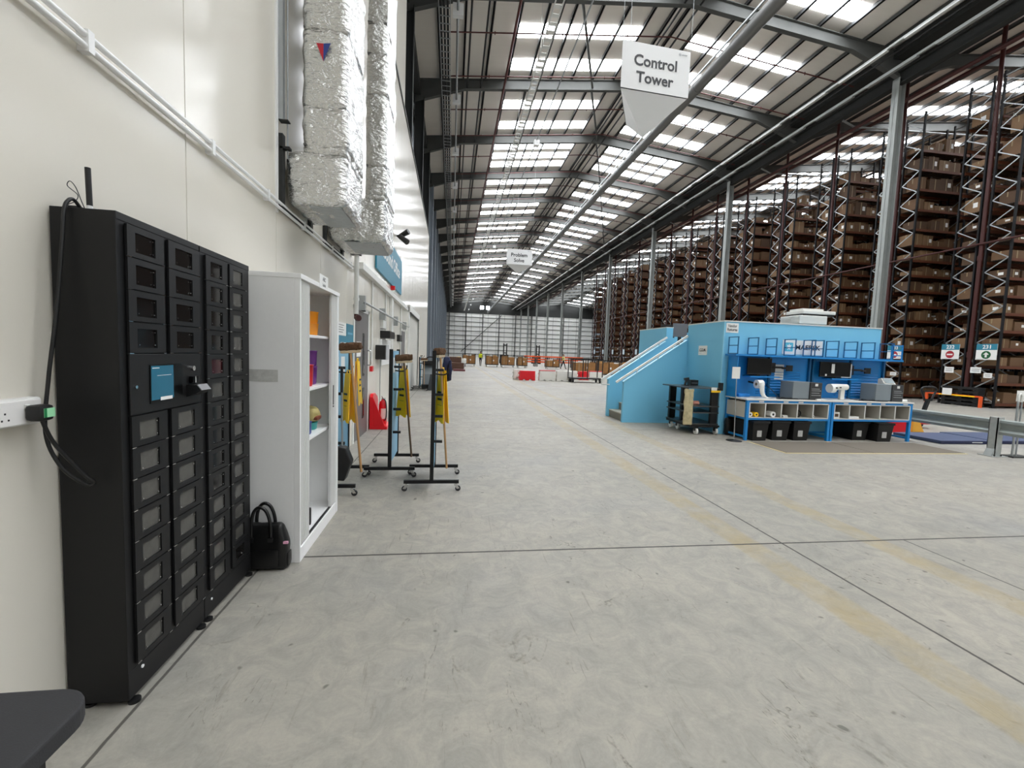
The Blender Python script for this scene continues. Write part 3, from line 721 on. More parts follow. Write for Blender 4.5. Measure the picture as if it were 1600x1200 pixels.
# fire point
t = thing('fire_extinguisher_stand', 'red plastic fire extinguisher stand on the floor against the office wall', 'stand', (-1.36, 8.5, 0))
m = MB().box(XW+.02, -1.16, 8.2, 8.78, 0, .06); m.build('stand_base', RED, t, bevel=.01)
MB().prism([(8.2, .06), (8.78, .06), (8.78, .5), (8.7, .58), (8.45, .66), (8.28, .66), (8.2, .6)], 'x', XW+.02, XW+.08).build('back_board', RED, t, bevel=.006)
MB().prism([(XW+.08, .06), (-1.2, .06), (XW+.08, .6)], 'y', 8.2, 8.225).build('side_wing', RED, t)
t = thing('fire_extinguisher', 'red fire extinguisher with a white label standing in the red stand', 'fire extinguisher', (-1.29, 8.5, .06))
m = MB().lathe((-1.29, 8.52, .06), [(.068, 0), (.075, .02), (.075, .36), (.06, .42), (.03, .45), (.028, .48)], 20); 
for k in range(8):
    a = -1.9+.17*k; m.add([(-1.29+.0757*math.cos(a+d), 8.52+.0757*math.sin(a+d), z) for d, z in ((0, .16), (.17, .16), (.17, .36), (0, .36))], [(0, 1, 2, 3)], 1)
m.build('cylinder_body', [RED, mat('label_cream', '#e9cfc9', .5)], t)
MB().box(-1.31, -1.24, 8.49, 8.55, .54, .56).tube([(-1.29, 8.49, .56), (-1.29, 8.44, .58), (-1.29, 8.40, .6)], .008, 6).tube([(-1.29, 8.49, .54), (-1.29, 8.43, .545), (-1.29, 8.4, .55)], .008, 6).build('valve_handle', CHROME, t)
MB().tube(bez([(-1.27, 8.5, .54), (-1.23, 8.46, .5), (-1.21, 8.45, .35), (-1.215, 8.45, .2), (-1.24, 8.45, .13)], 6), .011, 8).build('hose', BLACK2, t)
# hanging office sign
t = thing('office_sign', 'large teal sign with white lettering high on the office wall beyond the ducts', 'sign', (XW, 10.7, 3.1))
m = MB().box(XW+.01, XW+.04, 8.67, 12.75, 3.04, 3.98, 0); m.text('Inbound Office', (XW+.042, 10.7, 3.42), (0, 1, 0), (0, 0, 1), .3, 1, width=3.1)
m.build('sign_panel', [TEAL, PAPER], t)
# second doors further along
d = thing('door_2', None, None, (XW, 17, 0)); tag(d, kind='structure')
MB().box(XW, XW+.012, 15.2, 19.0, .01, 2.78).build('door_leaf', mat('shutter_white', '#cfcdc5', .35, bump=.25, bscale=3, stretch=(1, .05, 9), dist=.02), d)
MB().box(XW, XW+.05, 14.95, 15.2, 0, 2.95).box(XW, XW+.05, 19.0, 19.3, 0, 2.95).box(XW, XW+.08, 14.95, 19.3, 2.78, 3.0).build('door_guide', WHITEP, d)
MB().box(XW+.05, XW+.07, 18.98, 19.02, 0, 2.8).box(XW+.05, XW+.09, 15.2, 19.0, 2.74, 2.78).build('door_seal', STEELD, d)
d = thing('door_3', None, None, (XW, 13.6, 0)); tag(d, kind='structure')
MB().box(XW, XW+.012, 13.05, 14.1, .01, 2.05).build('door_leaf', DOORG, d)
MB().box(XW, XW+.02, 12.95, 13.05, 0, 2.12).box(XW, XW+.02, 14.1, 14.2, 0, 2.12).box(XW, XW+.02, 12.95, 14.2, 2.05, 2.12).build('door_frame', WHITEP, d)
tag(MB().box(XW, XW+.08, 12.2, 12.75, 1.72, 1.9).build('door_controller', BLACK2, bevel=.004), 'small black wall box beside the second grey door', 'control box')

# ------------------------------------------------------------------ cleaning stands with their tools
def stand(label, x, y0, y1, h=1.5, foot=.29, board=True):
    t = thing('cleaning_stand', label, 'stand', (x, (y0+y1)/2, 0))
    for y in (y0, y1):
        MB().box(x-foot, x+foot, y-.016, y+.016, .085, .12).build('foot_bar', BLACK, t)
        MB().box(x-.02, x+.02, y-.018, y+.018, .12, h).build('upright', BLACK, t)
        for s in (-1, 1):
            cx = x+s*(foot-.03)
            c = MB().box(cx-.012, cx+.012, y-.02, y+.02, .06, .085).prism([(cx-.02*s, .07), (cx+.015*s, .07), (cx+.04*s, .03), (cx+.01*s, .025)], 'y', y-.014, y+.014).build('castor', CHROME, t)
            MB().cyl((cx+.022*s, y-.011, .029), (cx+.022*s, y+.011, .029), .029, n=14).build('castor_wheel', RUBBER, c)
    m = MB().box(x-.009, x+.009, y0+.018, y1-.018, .16, h-.02, 0)
    for dy in (.12, .38): 
        m.box(x+.009, x+.0105, y0+dy, y0+dy+.16, h-.28, h-.1, 1)
    b = m.build('shadow_board', [BLUEL, PAPER], t)
    for z in (1.29, 1.02, .78, .5):
        MB().box(x+.009, x+.1, y0+.17, y0+.2, z-.014, z+.014).build('peg', BLACK2, b)
    MB().tube(bez([(x+.009, y0+.3, 1.24), (x+.1, y0+.3, 1.235), (x+.14, y0+.3, 1.26), (x+.15, y0+.3, 1.31)], 6), .009, 6).build('hook', BLACK2, b)
    return t
stand('cleaning stand half hidden behind the white cabinet', -1.185, 4.47, 5.21, foot=.25)
stand('blue cleaning shadow board stand in the middle, near the fire extinguisher', -.69, 5.13, 5.8)
stand('cleaning shadow board stand standing furthest out from the office wall', -.18, 4.6, 5.24)
stand('cleaning stand far along the wall by the floor scrubber', -1.17, 16.3, 17.0, 1.25)
def broom(label, top, foot, rot, dark=False, L=.3):
    """broom hung head-up: top = centre of head"""
    t = thing('broom', label, 'broom', foot)
    T = Vector(top); Fv = Vector(foot); d = (T-Fv).normalized()
    MB().cyl(Fv, T, .0125, n=10).build('handle', WOODD if dark else WOOD, t)
    u = Vector((math.cos(rot), math.sin(rot), 0)); u = (u-d*u.dot(d)).normalized(); w = d.cross(u)
    def place(mb):
        mb.v = [tuple(T + u*v[0] + w*v[1] + d*v[2]) for v in mb.v]; return mb
    place(MB().soft(-L/2, L/2, -.025, .025, -.01, .022, .01, .02)).build('head_block', mat('pale_block', '#c9b393', .6), t)
    place(MB().soft(-L/2-.008, L/2+.008, -.035, .035, .02, .095, .02, .012, .012, 40)).build('bristles', BRUSH, t)
    return t
broom('broom with a wide brush head hung beside the white cabinet', (-1.0, 4.5, 1.455), (-.885, 4.5, .24), 0, L=.2)
broom('broom with a dark handle hung on the middle blue cleaning stand', (-.575, 5.42, 1.345), (-.465, 5.42, .17), .35, True, L=.2)
broom('broom with a pale handle hung on the outermost cleaning stand', (-.125, 4.92, 1.435), (-.025, 4.92, .16), 1.35, L=.28)
broom('broom hung on the far cleaning stand by the scrubber', (-1.0, 16.2, 1.12), (-.98, 16.1, .25), .3, L=.25)
def wetsign(label, c, w, h, txt=True, spread=.03, rz=0):
    x, y, z = c
    t = thing('wet_floor_sign', label, 'wet floor sign', c)
    for s in (-1, 1):
        m = MB(); pts = [(-w*.32, h), (w*.32, h), (w*.5, 0), (w*.3, -.0), (0, .03), (-w*.3, 0), (-w*.5, 0)]
        vs = []
        for off in (0, .006*s):
            for a, b_ in pts: vs.append((x+s*(.004+spread*(1-b_/h))+off, y+a, z+b_))
        n = len(pts); m.add(vs, [tuple(range(n)), tuple(range(2*n-1, n-1, -1))]+[(i, (i+1) % n, n+(i+1) % n, n+i) for i in range(n)], 0)
        xx = x+s*(.012+spread*.6)
        for k in range(3): m.box(xx, xx+.001, y-w*.22, y+w*.22, z+h*(.3+.13*k), z+h*(.34+.13*k), 1)
        m.build('sign_panel', [YEL, BLACK2], t)
    t.rotation_euler = (0, 0, rz)
    MB().tube([(x, y-.03, z+h-.005), (x, y-.025, z+h+.03), (x, y+.025, z+h+.03), (x, y+.03, z+h-.005)], .006, 6).build('carry_loop', YEL, t)
    return t
wetsign('yellow wet floor sign hung on the stand beside the white cabinet', (-1.03, 4.55, .74), .16, .5, rz=.7)
wetsign('yellow wet floor sign hung on the wall side of the half hidden stand', (-1.06, 5.12, .85), .2, .5)
wetsign('yellow wet floor sign hung on the middle blue cleaning stand', (-.585, 5.52, .66), .2, .6, rz=.75)
wetsign('yellow wet floor sign hung on the outermost cleaning stand', (-.1, 4.98, .68), .2, .6, rz=.6)
wetsign('yellow wet floor sign standing open on the floor by the far scrubber', (-.5, 17.6, 0), .32, .62, spread=.14)
t = thing('jacket', 'navy blue jacket hanging on the outermost cleaning stand', 'jacket', (-.03, 5.1, 1.2))
MB().soft(-.1, -.01, 5.14, 5.26, 1.14, 1.44, .045, .02, .02, 10, seed=4).build('jacket_body', NAVY, t)
MB().soft(-.03, .005, 5.1, 5.16, 1.16, 1.4, .025, .02, .012, 12, seed=6).build('sleeve', NAVY, t)
t = thing('lobby_dustpan', 'black long-handled dustpan hung on the stand beside the white cabinet', 'dustpan', (-1.07, 4.5, .18))
m = MB().prism([(-1.16, .36), (-1.1, .52), (-1.02, .5), (-.965, .36), (-1.03, .17), (-1.13, .18)], 'y', 4.4, 4.53); m.build('pan', BLACK2, t, bevel=.01)
MB().cyl((-1.07, 4.49, .45), (-1.08, 4.49, 1.3), .01, n=8).cyl((-1.08, 4.49, 1.05), (-1.08, 4.49, 1.3), .014, n=8, mi=1).build('long_handle', [GALV, BLACK2], t)

# floor scrubber far along the wall
t = thing('floor_scrubber', 'grey walk-behind floor scrubber parked by the far wall door', 'floor scrubber', (-.95, 17.4, 0))
MB().prism([(16.8, .12), (17.9, .12), (17.9, .75), (17.5, .95), (17.0, .95), (16.8, .6)], 'x', -1.1, -.62).build('tank_body', mat('scrubber_grey', '#8d9293', .5), t, bevel=.04)
MB().box(-1.12, -.6, 16.78, 17.92, .05, .2).build('brush_deck', BLACK2, t, bevel=.02)
MB().soft(-1.1, -.66, 16.75, 17.2, .93, 1.12, .04, .05).build('control_head', BLACK2, t)
MB().tube(bez([(-.95, 16.9, 1.05), (-.92, 16.6, 1.22), (-.75, 16.5, 1.26), (-.62, 16.6, 1.2), (-.62, 16.85, 1.05)], 6), .025, 8).build('push_handle', BLACK2, t)
for y in (17.1, 17.7): MB().cyl((-1.13, y, .1), (-1.06, y, .1), .1, n=16).build('wheel', RUBBER, t)
m = MB().prism([(-.86, .02), (-.56, .02), (-.62, .12), (-.72, .62), (-.78, .62)], 'y', 16.35, 16.55)
tag(m.build('dark_dustbin', mat('bin_charcoal', '#3a3d40', .6), bevel=.01), 'charcoal wedge-shaped bin beside the far cleaning stand', 'bin')

# foreground black table
t = thing('black_table', 'black padded table top corner in the near foreground by the wall', 'table', (-1.1, .55, 0))
m = MB()
def tp(v): return (v[0], v[1], v[2])
pts = []
for (cx, cy, a0) in ((-.805, .925, 0), (-1.4, .925, PI/2), (-1.4, .1, PI), (-.805, .1, 3*PI/2)):
    for k in range(9):
        a = a0+PI/2*k/8; pts.append((cx+.075*math.cos(a), cy+.075*math.sin(a)))
m.prism(pts, 'z', .705, .75); m.build('table_top', RUBBER, t, bevel=.008, bseg=3)
for x, y in ((-1.38, .12), (-1.38, .9), (-.8, .12), (-.8, .9)): MB().box(x-.02, x+.02, y-.02, y+.02, 0, .706).build('leg', BLACK, t)

# ------------------------------------------------------------------ light blue raised platform with stairs
BLUEW = mat('light_blue_paint', '#79c4e6', .5, var=.02, scale=2)
PX, PX1, PY, PY1, PH = 5.45, 9.1, 8.12, 12.1, 2.3
t = thing('raised_platform', 'light blue raised office platform with solid parapets, stairs and white handrails', 'platform', (7, 9.5, 0))
MB().box(PX, PX1, PY, PY+.1, 0, PH).build('front_wall', BLUEW, t)
MB().box(PX, PX+.1, PY+.1, 9.47, 0, PH).box(PX, PX+.18, 10.5, PY1, 0, PH).box(PX, PX+.1, 9.47, 10.5, 0, 1.1).build('side_wall', BLUEW, t)
MB().box(PX1-.1, PX1, PY+.1, PY1, 0, PH).box(PX+.1, PX1, PY1-.1, PY1, 0, PH).build('rear_wall', BLUEW, t)
MB().box(PX+.1, PX1-.1, PY+.1, PY1-.1, 1.02, 1.1).build('platform_deck', STEELD, t)
for q in ((PX-.012, PX1+.012, PY-.015, PY+.11), (PX-.012, PX+.11, PY+.11, 9.47), (PX-.012, PX+.19, 10.5, PY1)): MB().box(*q, PH, PH+.022).build('parapet_cap', WHITEP, t)
m = MB().box(PX1-.11, PX1+.012, PY+.11, PY1, PH, PH+.022)
m.build('parapet_cap', WHITEP, t)
MB().box(PX-.004, PX+.02, PY-.006, PY+.02, 0, PH).build('corner_trim', mat('pale_blue_trim', '#8fd0ea', .45), t)
SX0 = 3.94
for y0, y1 in ((9.45, 9.53), (10.44, 10.54)):
    MB().prism([(SX0, 0), (PX, 0), (PX, 1.94), (PX-.02, 1.94), (SX0, .93)], 'y', y0, y1).build('stair_wall', BLUEW, t)
    MB().prism([(SX0-.01, .93), (PX-.02, 1.94), (PX-.02, 1.96), (SX0-.01, .95)], 'y', y0-.01, y1+.01).build('wall_cap', mat('pale_blue_trim', '#8fd0ea', .45), t)
    yr = y0-.03 if y0 < 10 else y0-.04
    r = MB().bar((SX0-.2, yr, .93), (PX-.03, yr, 2.05), .045, .045).build('handrail', WHITEP, t)
    if y0 > 10: MB().bar((SX0-.19, yr, .93), (SX0-.19, yr, .8), .03).bar((SX0-.19, yr, .81), (SX0+.02, yr, .81), .025).build('rail_return', WHITEP, r)
    for k in range(3):
        x = SX0+.3+.5*k; zz = .93+(x-SX0)*.67
        MB().cyl((x, yr, zz+.1), (x, (y0+y1)/2, zz), .01, n=6).build('rail_bracket', WHITEP, r)
    MB().box(SX0-.006, PX, y0-.008, y0, 0, .09).build('wall_skirting', BLUEW, t)
for k in range(6):
    x0 = SX0+.06+.25*k; z = .183*(k+1)
    MB().box(x0, x0+.27, 9.53, 10.44, z-.183, z-.02, 0).box(x0-.012, x0+.27, 9.53, 10.44, z-.02, z, 1).build('stair_step', [mat('step_riser', '#7d7a72', .6), mat('step_tread', '#b9b4a6', .55)], t)
# boards fixed on the walls
yy = PY-.008
t = tag(MB().box(6.78, 7.71, yy, PY, 1.69, 1.985).box(6.845, 7.03, yy-.002, yy, 1.755, 1.925, 1).text('MAERSK', (7.375, yy-.003, 1.8), (1, 0, 0), (0, 0, 1), .085, 2, width=.56), None) if False else None
m = MB().box(6.78, 7.71, yy, PY, 1.69, 1.985, 0)
sx, sz, sr = 6.93, 1.84, .095
pts = []
for (cx, cz, a0) in ((sx+.07, sz+.07, 0), (sx-.07, sz+.07, PI/2), (sx-.07, sz-.07, PI), (sx+.07, sz-.07, 1.5*PI)):
    for k in range(4): a = a0+PI/2*k/3; pts.append((cx+.022*math.cos(a), cz+.022*math.sin(a)))
m.prism(pts, 'y', yy-.002, yy, 1)
star = []
for k in range(14):
    a = PI/2+2*PI*k/14; r = .075 if k % 2 == 0 else .034; star.append((sx+r*math.cos(a), sz+r*math.sin(a)))
m.prism(star, 'y', yy-.003, yy-.002, 2)
m.text('MAERSK', (7.37, yy-.003, 1.795), (1, 0, 0), (0, 0, 1), .095, 3, width=.58)
tag(m.build('company_sign', [PAPER, mat('logo_blue', '#4fb6cf', .5), PAPER, INKN]), 'white company name board with a star logo behind the blue shelf dividers', 'sign')
m = MB().box(5.49, 5.76, yy, PY, 2.08, 2.275, 0).text('Vendor', (5.625, yy-.001, 2.19), (1, 0, 0), (0, 0, 1), .058, 1, width=.2).text('Returns', (5.625, yy-.001, 2.115), (1, 0, 0), (0, 0, 1), .058, 1, width=.22).box(5.505, 5.58, yy-.001, yy, 2.092, 2.097, 2)
tag(m.build('printed_sign', [PAPER, INK, mat('logo_grey', '#9aa7b5', .5)]), 'white Vendor Returns sign at the top corner of the blue platform wall', 'sign')
xx = PX-.006
m = MB().box(xx, PX, 8.66, 8.98, 1.615, 1.82, 0).text('C.D.M.', (xx-.001, 8.82, 1.70), (0, -1, 0), (0, 0, 1), .06, 1, width=.23).box(xx-.001, xx, 8.86, 8.97, 1.65, 1.656, 2)
tag(m.build('printed_sign', [PAPER, INK, mat('logo_grey', '#9aa7b5', .5)]), 'small white lettered sign on the platform\'s side wall above the trolley', 'sign')
# things on the platform
t = thing('office_printer', 'white office photocopier standing on the platform behind the parapet', 'printer', (8.4, 9.3, 1.1))
MB().box(7.95, 8.85, 9.05, 9.6, 1.1, 2.42).build('printer_cabinet', CREAM, t, bevel=.01)
MB().box(7.9, 8.62, 9.0, 9.6, 2.42, 2.62).build('print_engine', CREAM, t, bevel=.015)
MB().box(8.0, 8.85, 9.02, 9.55, 2.66, 2.74).build('scanner_lid', CREAM, t, bevel=.015)
MB().box(8.0, 8.83, 9.05, 9.55, 2.62, 2.66).build('paper_slot', BLACK2, t)
MB().box(8.05, 8.6, 9.1, 9.5, 2.74, 2.79).build('document_feeder', CREAM, t, bevel=.01)
t = thing('office_desk', 'office desk on the blue platform behind the stairs', 'desk', (5.6, 10.6, 1.1))
MB().box(5.7, 6.5, 10.72, 11.75, 1.8, 1.83).build('desk_top', WHITEP, t)
for x, y in ((5.75, 10.77), (5.75, 11.7), (6.45, 10.77), (6.45, 11.7)): MB().box(x-.03, x+.03, y-.03, y+.03, 1.1, 1.8).build('leg', STEELD, t)
for (a, b_, y, c, lb) in ((5.56, 5.94, 11.4, BLACK2, 'black monitor back on the platform desk at the stair head'), (5.62, 6.0, 10.85, mat('monitor_grey', '#6d6d70', .4), 'grey monitor back on the platform desk beside the black one')):
    t = thing('desk_monitor', lb, 'monitor', ((a+b_)/2, y, 1.83))
    MB().box(a+.2, b_+.22, y, y+.04, 2.1, 2.455).build('monitor_back', c, t, bevel=.006)
    MB().box((a+b_)/2+.17, (a+b_)/2+.25, y+.01, y+.05, 1.84, 2.1).box((a+b_)/2+.08, (a+b_)/2+.34, y-.05, y+.12, 1.83, 1.84).build('monitor_stand', BLACK2, t)
t = thing('office_chair', 'black office chair at the top of the platform stairs', 'chair', (5.95, 10.35, 1.1))
MB().soft(5.72, 5.8, 10.2, 10.5, 1.55, 1.98, .04, .05).build('chair_back', BLACK2, t)
MB().soft(5.72, 6.15, 10.17, 10.53, 1.5, 1.58, .03, .05).build('seat', BLACK2, t)
MB().cyl((5.94, 10.35, 1.18), (5.94, 10.35, 1.5), .03, n=10).build('column', BLACK2, t)
for k in range(5):
    a = 2*PI*k/5; MB().bar((5.94, 10.35, 1.17), (5.94+.24*math.cos(a), 10.35+.16*math.sin(a), 1.14), .035).cyl((5.94+.24*math.cos(a), 10.35+.16*math.sin(a), 1.1), (5.94+.24*math.cos(a), 10.35+.16*math.sin(a), 1.14), .025, n=8).build('leg', BLACK2, t)

# ------------------------------------------------------------------ blue packing bench (two units) in front of it
YF0, YB0 = 7.45, 8.1
for bi, (x0, x1) in enumerate(((5.58, 7.39), (7.41, 9.24))):
    lb = ['left blue steel packing bench with white pigeonholes, against the platform', 'right blue steel packing bench with white pigeonholes, next to the barrier'][bi]
    t = thing('packing_bench', lb, 'workbench', ((x0+x1)/2, 7.77, 0))
    MB().box(x0-.02 if bi == 0 else x0-.01, x1+.02 if bi else x1+.01, YF0-.01, YB0, .775, .80).build('bench_top', mat('bench_laminate', '#dedcd6', .35), t, bevel=.003)
    for x, y in ((x0, YF0), (x1-.05, YF0), (x0, YB0-.06), (x1-.05, YB0-.06)): MB().box(x, x+.05, y, y+.05, .0, .775).build('leg', BLUED, t)
    m = MB().box(x0+.05, x1-.05, YF0+.005, YF0+.045, .735, .775).box(x0+.05, x1-.05, YF0+.005, YF0+.045, .4, .435).box(x0+.01, x0+.04, YF0+.05, YB0-.06, .4, .435).box(x0+.01, x0+.04, YF0+.05, YB0-.06, .05, .085).box(x1-.04, x1-.01, YF0+.05, YB0-.06, .4, .435).box(x1-.04, x1-.01, YF0+.05, YB0-.06, .05, .085).box(x0+.05, x1-.05, YB0-.05, YB0-.02, .05, .085)
    m.build('bench_frame', BLUED, t)
    m = MB().box(x0+.05, x1-.05, YF0+.01, YB0-.08, .435, .45).box(x0+.05, x1-.05, YF0+.01, YB0-.08, .72, .735).box(x0+.05, x1-.05, YB0-.1, YB0-.08, .45, .72)
    n = 5; a, b_ = x0+.05, x1-.05
    for k in range(n+1):
        x = a+(b_-a)*k/n; w = .012; xx0 = min(max(x-w/2, a), b_-w); m.box(xx0, xx0+w, YF0+.008, YB0-.1, .45, .72)
    pg = m.build('pigeonhole_unit', CUBBY, t)
    m = MB().box(a, b_, YF0+.0, YF0+.009, .437, .452).box(a, b_, YF0, YF0+.009, .718, .733)
    for k in range(n+1):
        x = a+(b_-a)*k/n; xx0 = min(max(x-.01, a), b_-.02); m.box(xx0, xx0+.02, YF0, YF0+.009, .437, .733)
    m.build('white_edging', WHITEP, pg)
    for k in range(4 if bi else 3):
        x = x0+.25+.42*k+.1*((k*3) % 2); MB().box(x, x+.1, YF0-.001, YF0+.005, .745, .765).build('label_strip', PAPER, t)
    if bi == 0: MB().box(x0-.006, x0, YF0+.05, YB0-.06, .44, .73).build('end_panel', CUBBY, t)
    # superstructure: louvred back panel, uprights, high shelf
    m = MB().box(x0+.03, x1-.03, PY-.06, PY-.045, .8, 1.62)
    for k in range(9):
        z = .86+.055*k; m.prism([(PY-.06, z), (PY-.075, z+.006), (PY-.06, z+.03)], 'x', x0+.62, x1-.2)
    m.build('back_panel', BLUED, t)
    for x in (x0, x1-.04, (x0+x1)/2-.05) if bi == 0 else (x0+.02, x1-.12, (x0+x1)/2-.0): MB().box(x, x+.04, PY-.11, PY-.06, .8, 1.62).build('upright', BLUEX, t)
    xa, xb = (5.5, 7.4) if bi == 0 else (7.4, 9.14+.15)
    MB().box(xa, xb, 7.76, PY-.02, 1.615, 1.65).build('high_shelf', BLUED, t)
    MB().box(x0+.3, x0+.95, 7.82, PY-.06, 1.2, 1.225).build('monitor_shelf', BLUED, t)
    if bi == 0: MB().box(x0-.02, x0-.005, 7.78, PY-.05, .8, 1.62).build('end_gable', BLUED, t)
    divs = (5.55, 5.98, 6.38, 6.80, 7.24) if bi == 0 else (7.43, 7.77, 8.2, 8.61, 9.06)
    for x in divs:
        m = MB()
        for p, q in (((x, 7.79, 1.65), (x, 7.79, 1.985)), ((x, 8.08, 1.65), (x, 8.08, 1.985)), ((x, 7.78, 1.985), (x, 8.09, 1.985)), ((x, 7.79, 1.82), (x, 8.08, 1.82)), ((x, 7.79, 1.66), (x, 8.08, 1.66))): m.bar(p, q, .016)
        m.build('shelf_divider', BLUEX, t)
tag(MB().box(9.0, 9.27, 7.77, 7.79, 1.73, 1.75).box(9.0, 9.27, 7.77, 7.79, 1.83, 1.85).box(9.0, 9.27, 7.77, 7.79, 1.93, 1.95).box(9.25, 9.27, 7.77, 7.79, 1.651, 1.96).box(9.0, 9.02, 7.77, 7.79, 1.651, 1.96).build('shelf_guard', BLUED), 'small blue end guard at the right end of the high shelf', 'guard')
def monitor(lb, x0, x1, z0, z1, y, rt=0, st=True):
    t = thing('computer_monitor', lb, 'monitor', ((x0+x1)/2, y, z0))
    MB().box(x0, x1, y, y+.03, z0, z1, 0).build('monitor_case', BLACK2, t, bevel=.004)
    MB().box(x0+.012, x1-.012, y-.002, y, z0+.03, z1-.012).build('screen', BLACKG, t)
    MB().box((x0+x1)/2-.04, (x0+x1)/2+.04, y+.03, y+.05, z0-.012, z1-.1).box((x0+x1)/2-.12, (x0+x1)/2+.12, y-.03, y+.14, z0-.022, z0-.012).build('monitor_stand', BLACK2, t)
    return t
monitor('black monitor on the left packing bench\'s blue shelf', 5.87, 6.4, 1.25, 1.585, 7.9)
mm = monitor('wide black monitor with paper notes on the right packing bench\'s shelf', 7.5, 8.22, 1.25, 1.56, 7.9)
MB().box(7.76, 7.83, 7.896, 7.898, 1.33, 1.52).box(7.62, 7.66, 7.896, 7.898, 1.27, 1.31).build('paper_note', PAPER, mm)
MB().box(8.205, 8.225, 7.893, 7.935, 1.255, 1.53).box(8.0, 8.225, 7.893, 7.9, 1.246, 1.262).build('white_bezel_edge', CREAM, mm)
for bx, lb in ((6.52, 'black monitor arm with a white sheet behind it on the left bench'), (8.35, 'empty black monitor arm on the right bench\'s back panel')):
    t = thing('monitor_arm', lb, 'monitor arm', (bx, 8.04, 1.4))
    MB().box(bx-.06, bx+.06, 8.02, 8.045, 1.3, 1.5).build('wall_plate', BLACK2, t)
    MB().bar((bx, 8.02, 1.41), (bx+.14, 7.92, 1.41), .04).bar((bx+.14, 7.92, 1.4), (bx+.3, 7.98, 1.4), .04).build('arm', BLACK2, t)
    MB().box(bx+.26, bx+.4, 7.955, 7.975, 1.34, 1.46).build('mount_plate', BLACK2, t)
tag(MB().box(6.6, 6.8, 8.05, 8.06, 1.16, 1.47).box(6.63, 6.77, 8.048, 8.05, 1.2, 1.21, 1).box(6.63, 6.77, 8.048, 8.05, 1.25, 1.26, 1).build('notice_sheet', [PAPER, INK]), 'white printed sheet on the left bench\'s blue back panel', 'paper')
def labelprinter(lb, x, y):
    t = thing('label_printer', lb, 'label printer', (x, y, .8))
    MB().box(x, x+.36, y-.14, y+.2, .815, 1.15).build('side_cover', PRNG, t, bevel=.012)
    MB().box(x+.36, x+.62, y-.16, y+.2, .80, 1.14).build('print_body', PRND, t, bevel=.01)
    m = MB()
    for k, z in enumerate((1.01, .975, .93, .885)): m.box(x+.39, x+.56+.03*(k % 2), y-.168, y-.16, z, z+.012)
    m.build('media_slot', GALV, t)
    MB().box(x+.46, x+.52, y-.164, y-.16, 1.07, 1.12).build('display', PAPER, t)
    MB().box(x+.02, x+.36, y-.12, y+.18, .8, .815).build('printer_base', BLACK2, t)
labelprinter('grey label printer on the left packing bench', 6.62, 7.7)
labelprinter('grey label printer on the right packing bench, by the bench end', 8.48, 7.7)
t = thing('handheld_terminal', 'white angled handheld terminal on the right label printer', 'terminal', (8.95, 7.66, 1.14))
MB().prism([(7.6, 1.15), (7.76, 1.15), (7.76, 1.25), (7.7, 1.27)], 'x', 8.72, 8.98).build('terminal_body', CREAM, t, bevel=.006)
m = MB(); m.add([(8.74, 7.612, 1.168), (8.96, 7.612, 1.168), (8.96, 7.693, 1.263), (8.74, 7.693, 1.263)], [(0, 1, 2, 3)]); m.v = [(a, b_-.006, c+.004) for a, b_, c in m.v]
m.build('terminal_screen', mat('lcd_grey', '#7e8b8f', .25), t)
# paper dispenser, kitchen roll holder
t = thing('label_roll', 'white label roll with its strip trailing down onto the left bench', 'label roll', (6.0, 7.75, .8))
MB().cyl((5.97, 7.75, 1.07), (6.09, 7.75, 1.07), .085, n=24).build('paper_roll', PAPER, t)
MB().cyl((5.965, 7.75, 1.07), (6.095, 7.75, 1.07), .03, n=14).build('roll_core', mat('kraft_core', '#8d7556', .7), t)
P = bez([(6.03, 7.67, 1.1), (6.03, 7.655, 1.03), (6.04, 7.66, .93), (6.09, 7.67, .845), (6.17, 7.66, .808), (6.27, 7.63, .803)], 6)
m = MB(); vs = []
for p in P: vs += [(p.x-.05, p.y, p.z), (p.x+.05, p.y, p.z), (p.x+.05, p.y+.004, p.z+.004), (p.x-.05, p.y+.004, p.z+.004)]
fs = []
for i in range(len(P)-1):
    for k in range(4): fs.append((4*i+k, 4*i+(k+1) % 4, 4*i+4+(k+1) % 4, 4*i+4+k))
m.add(vs, fs, 0, True); m.build('paper_strip', PAPER, t)
MB().bar((6.03, 7.75, 1.07), (6.03, 8.05, 1.1), .03).build('roll_bracket', BLACK2, t)
t = thing('paper_dispenser', 'white paper roll dispenser on a post between the two benches', 'dispenser', (7.85, 7.75, .8))
MB().cyl((7.58, 7.72, 1.06), (7.98, 7.74, 1.06), .06, n=20).build('roll_tube', CREAM, t)
MB().cyl((7.56, 7.71, 1.03), (7.66, 7.71, 1.03), .09, n=20).build('end_roll', PAPER, t)
MB().box(7.86, 7.96, 7.74, 7.8, .8, 1.1).build('post', CREAM, t, bevel=.01)
MB().box(7.62, 7.66, 7.615, 7.62, 1.03, 1.06).box(7.75, 7.79, 7.66, 7.665, 1.04, 1.065).build('printed_mark', INK, t)
tag(MB().soft(5.66, 5.92, 7.82, 8.0, .801, .865, .02, .02, .012, 14).build('blue_cloth', mat('blue_cloth', '#1b7fd0', .6)), 'crumpled bright blue cloth at the left end of the bench top', 'cloth')
for i, (x, lb) in enumerate(((6.35, 'black keyboard lying on the left bench in front of the printer'), (8.2, 'black keyboard lying on the right bench before the printer'))):
    t = thing('keyboard', lb, 'keyboard', (x, 7.62, .801))
    MB().box(x, x+.4, 7.55, 7.66, .801, .817).build('keyboard_base', BLACK2, t, bevel=.003)
    m = MB()
    for a in range(14):
        for b_ in range(4): m.box(x+.012+.027*a, x+.034+.027*a, 7.557+.025*b_, 7.577+.025*b_, .817, .822)
    m.build('keys', PRND, t)
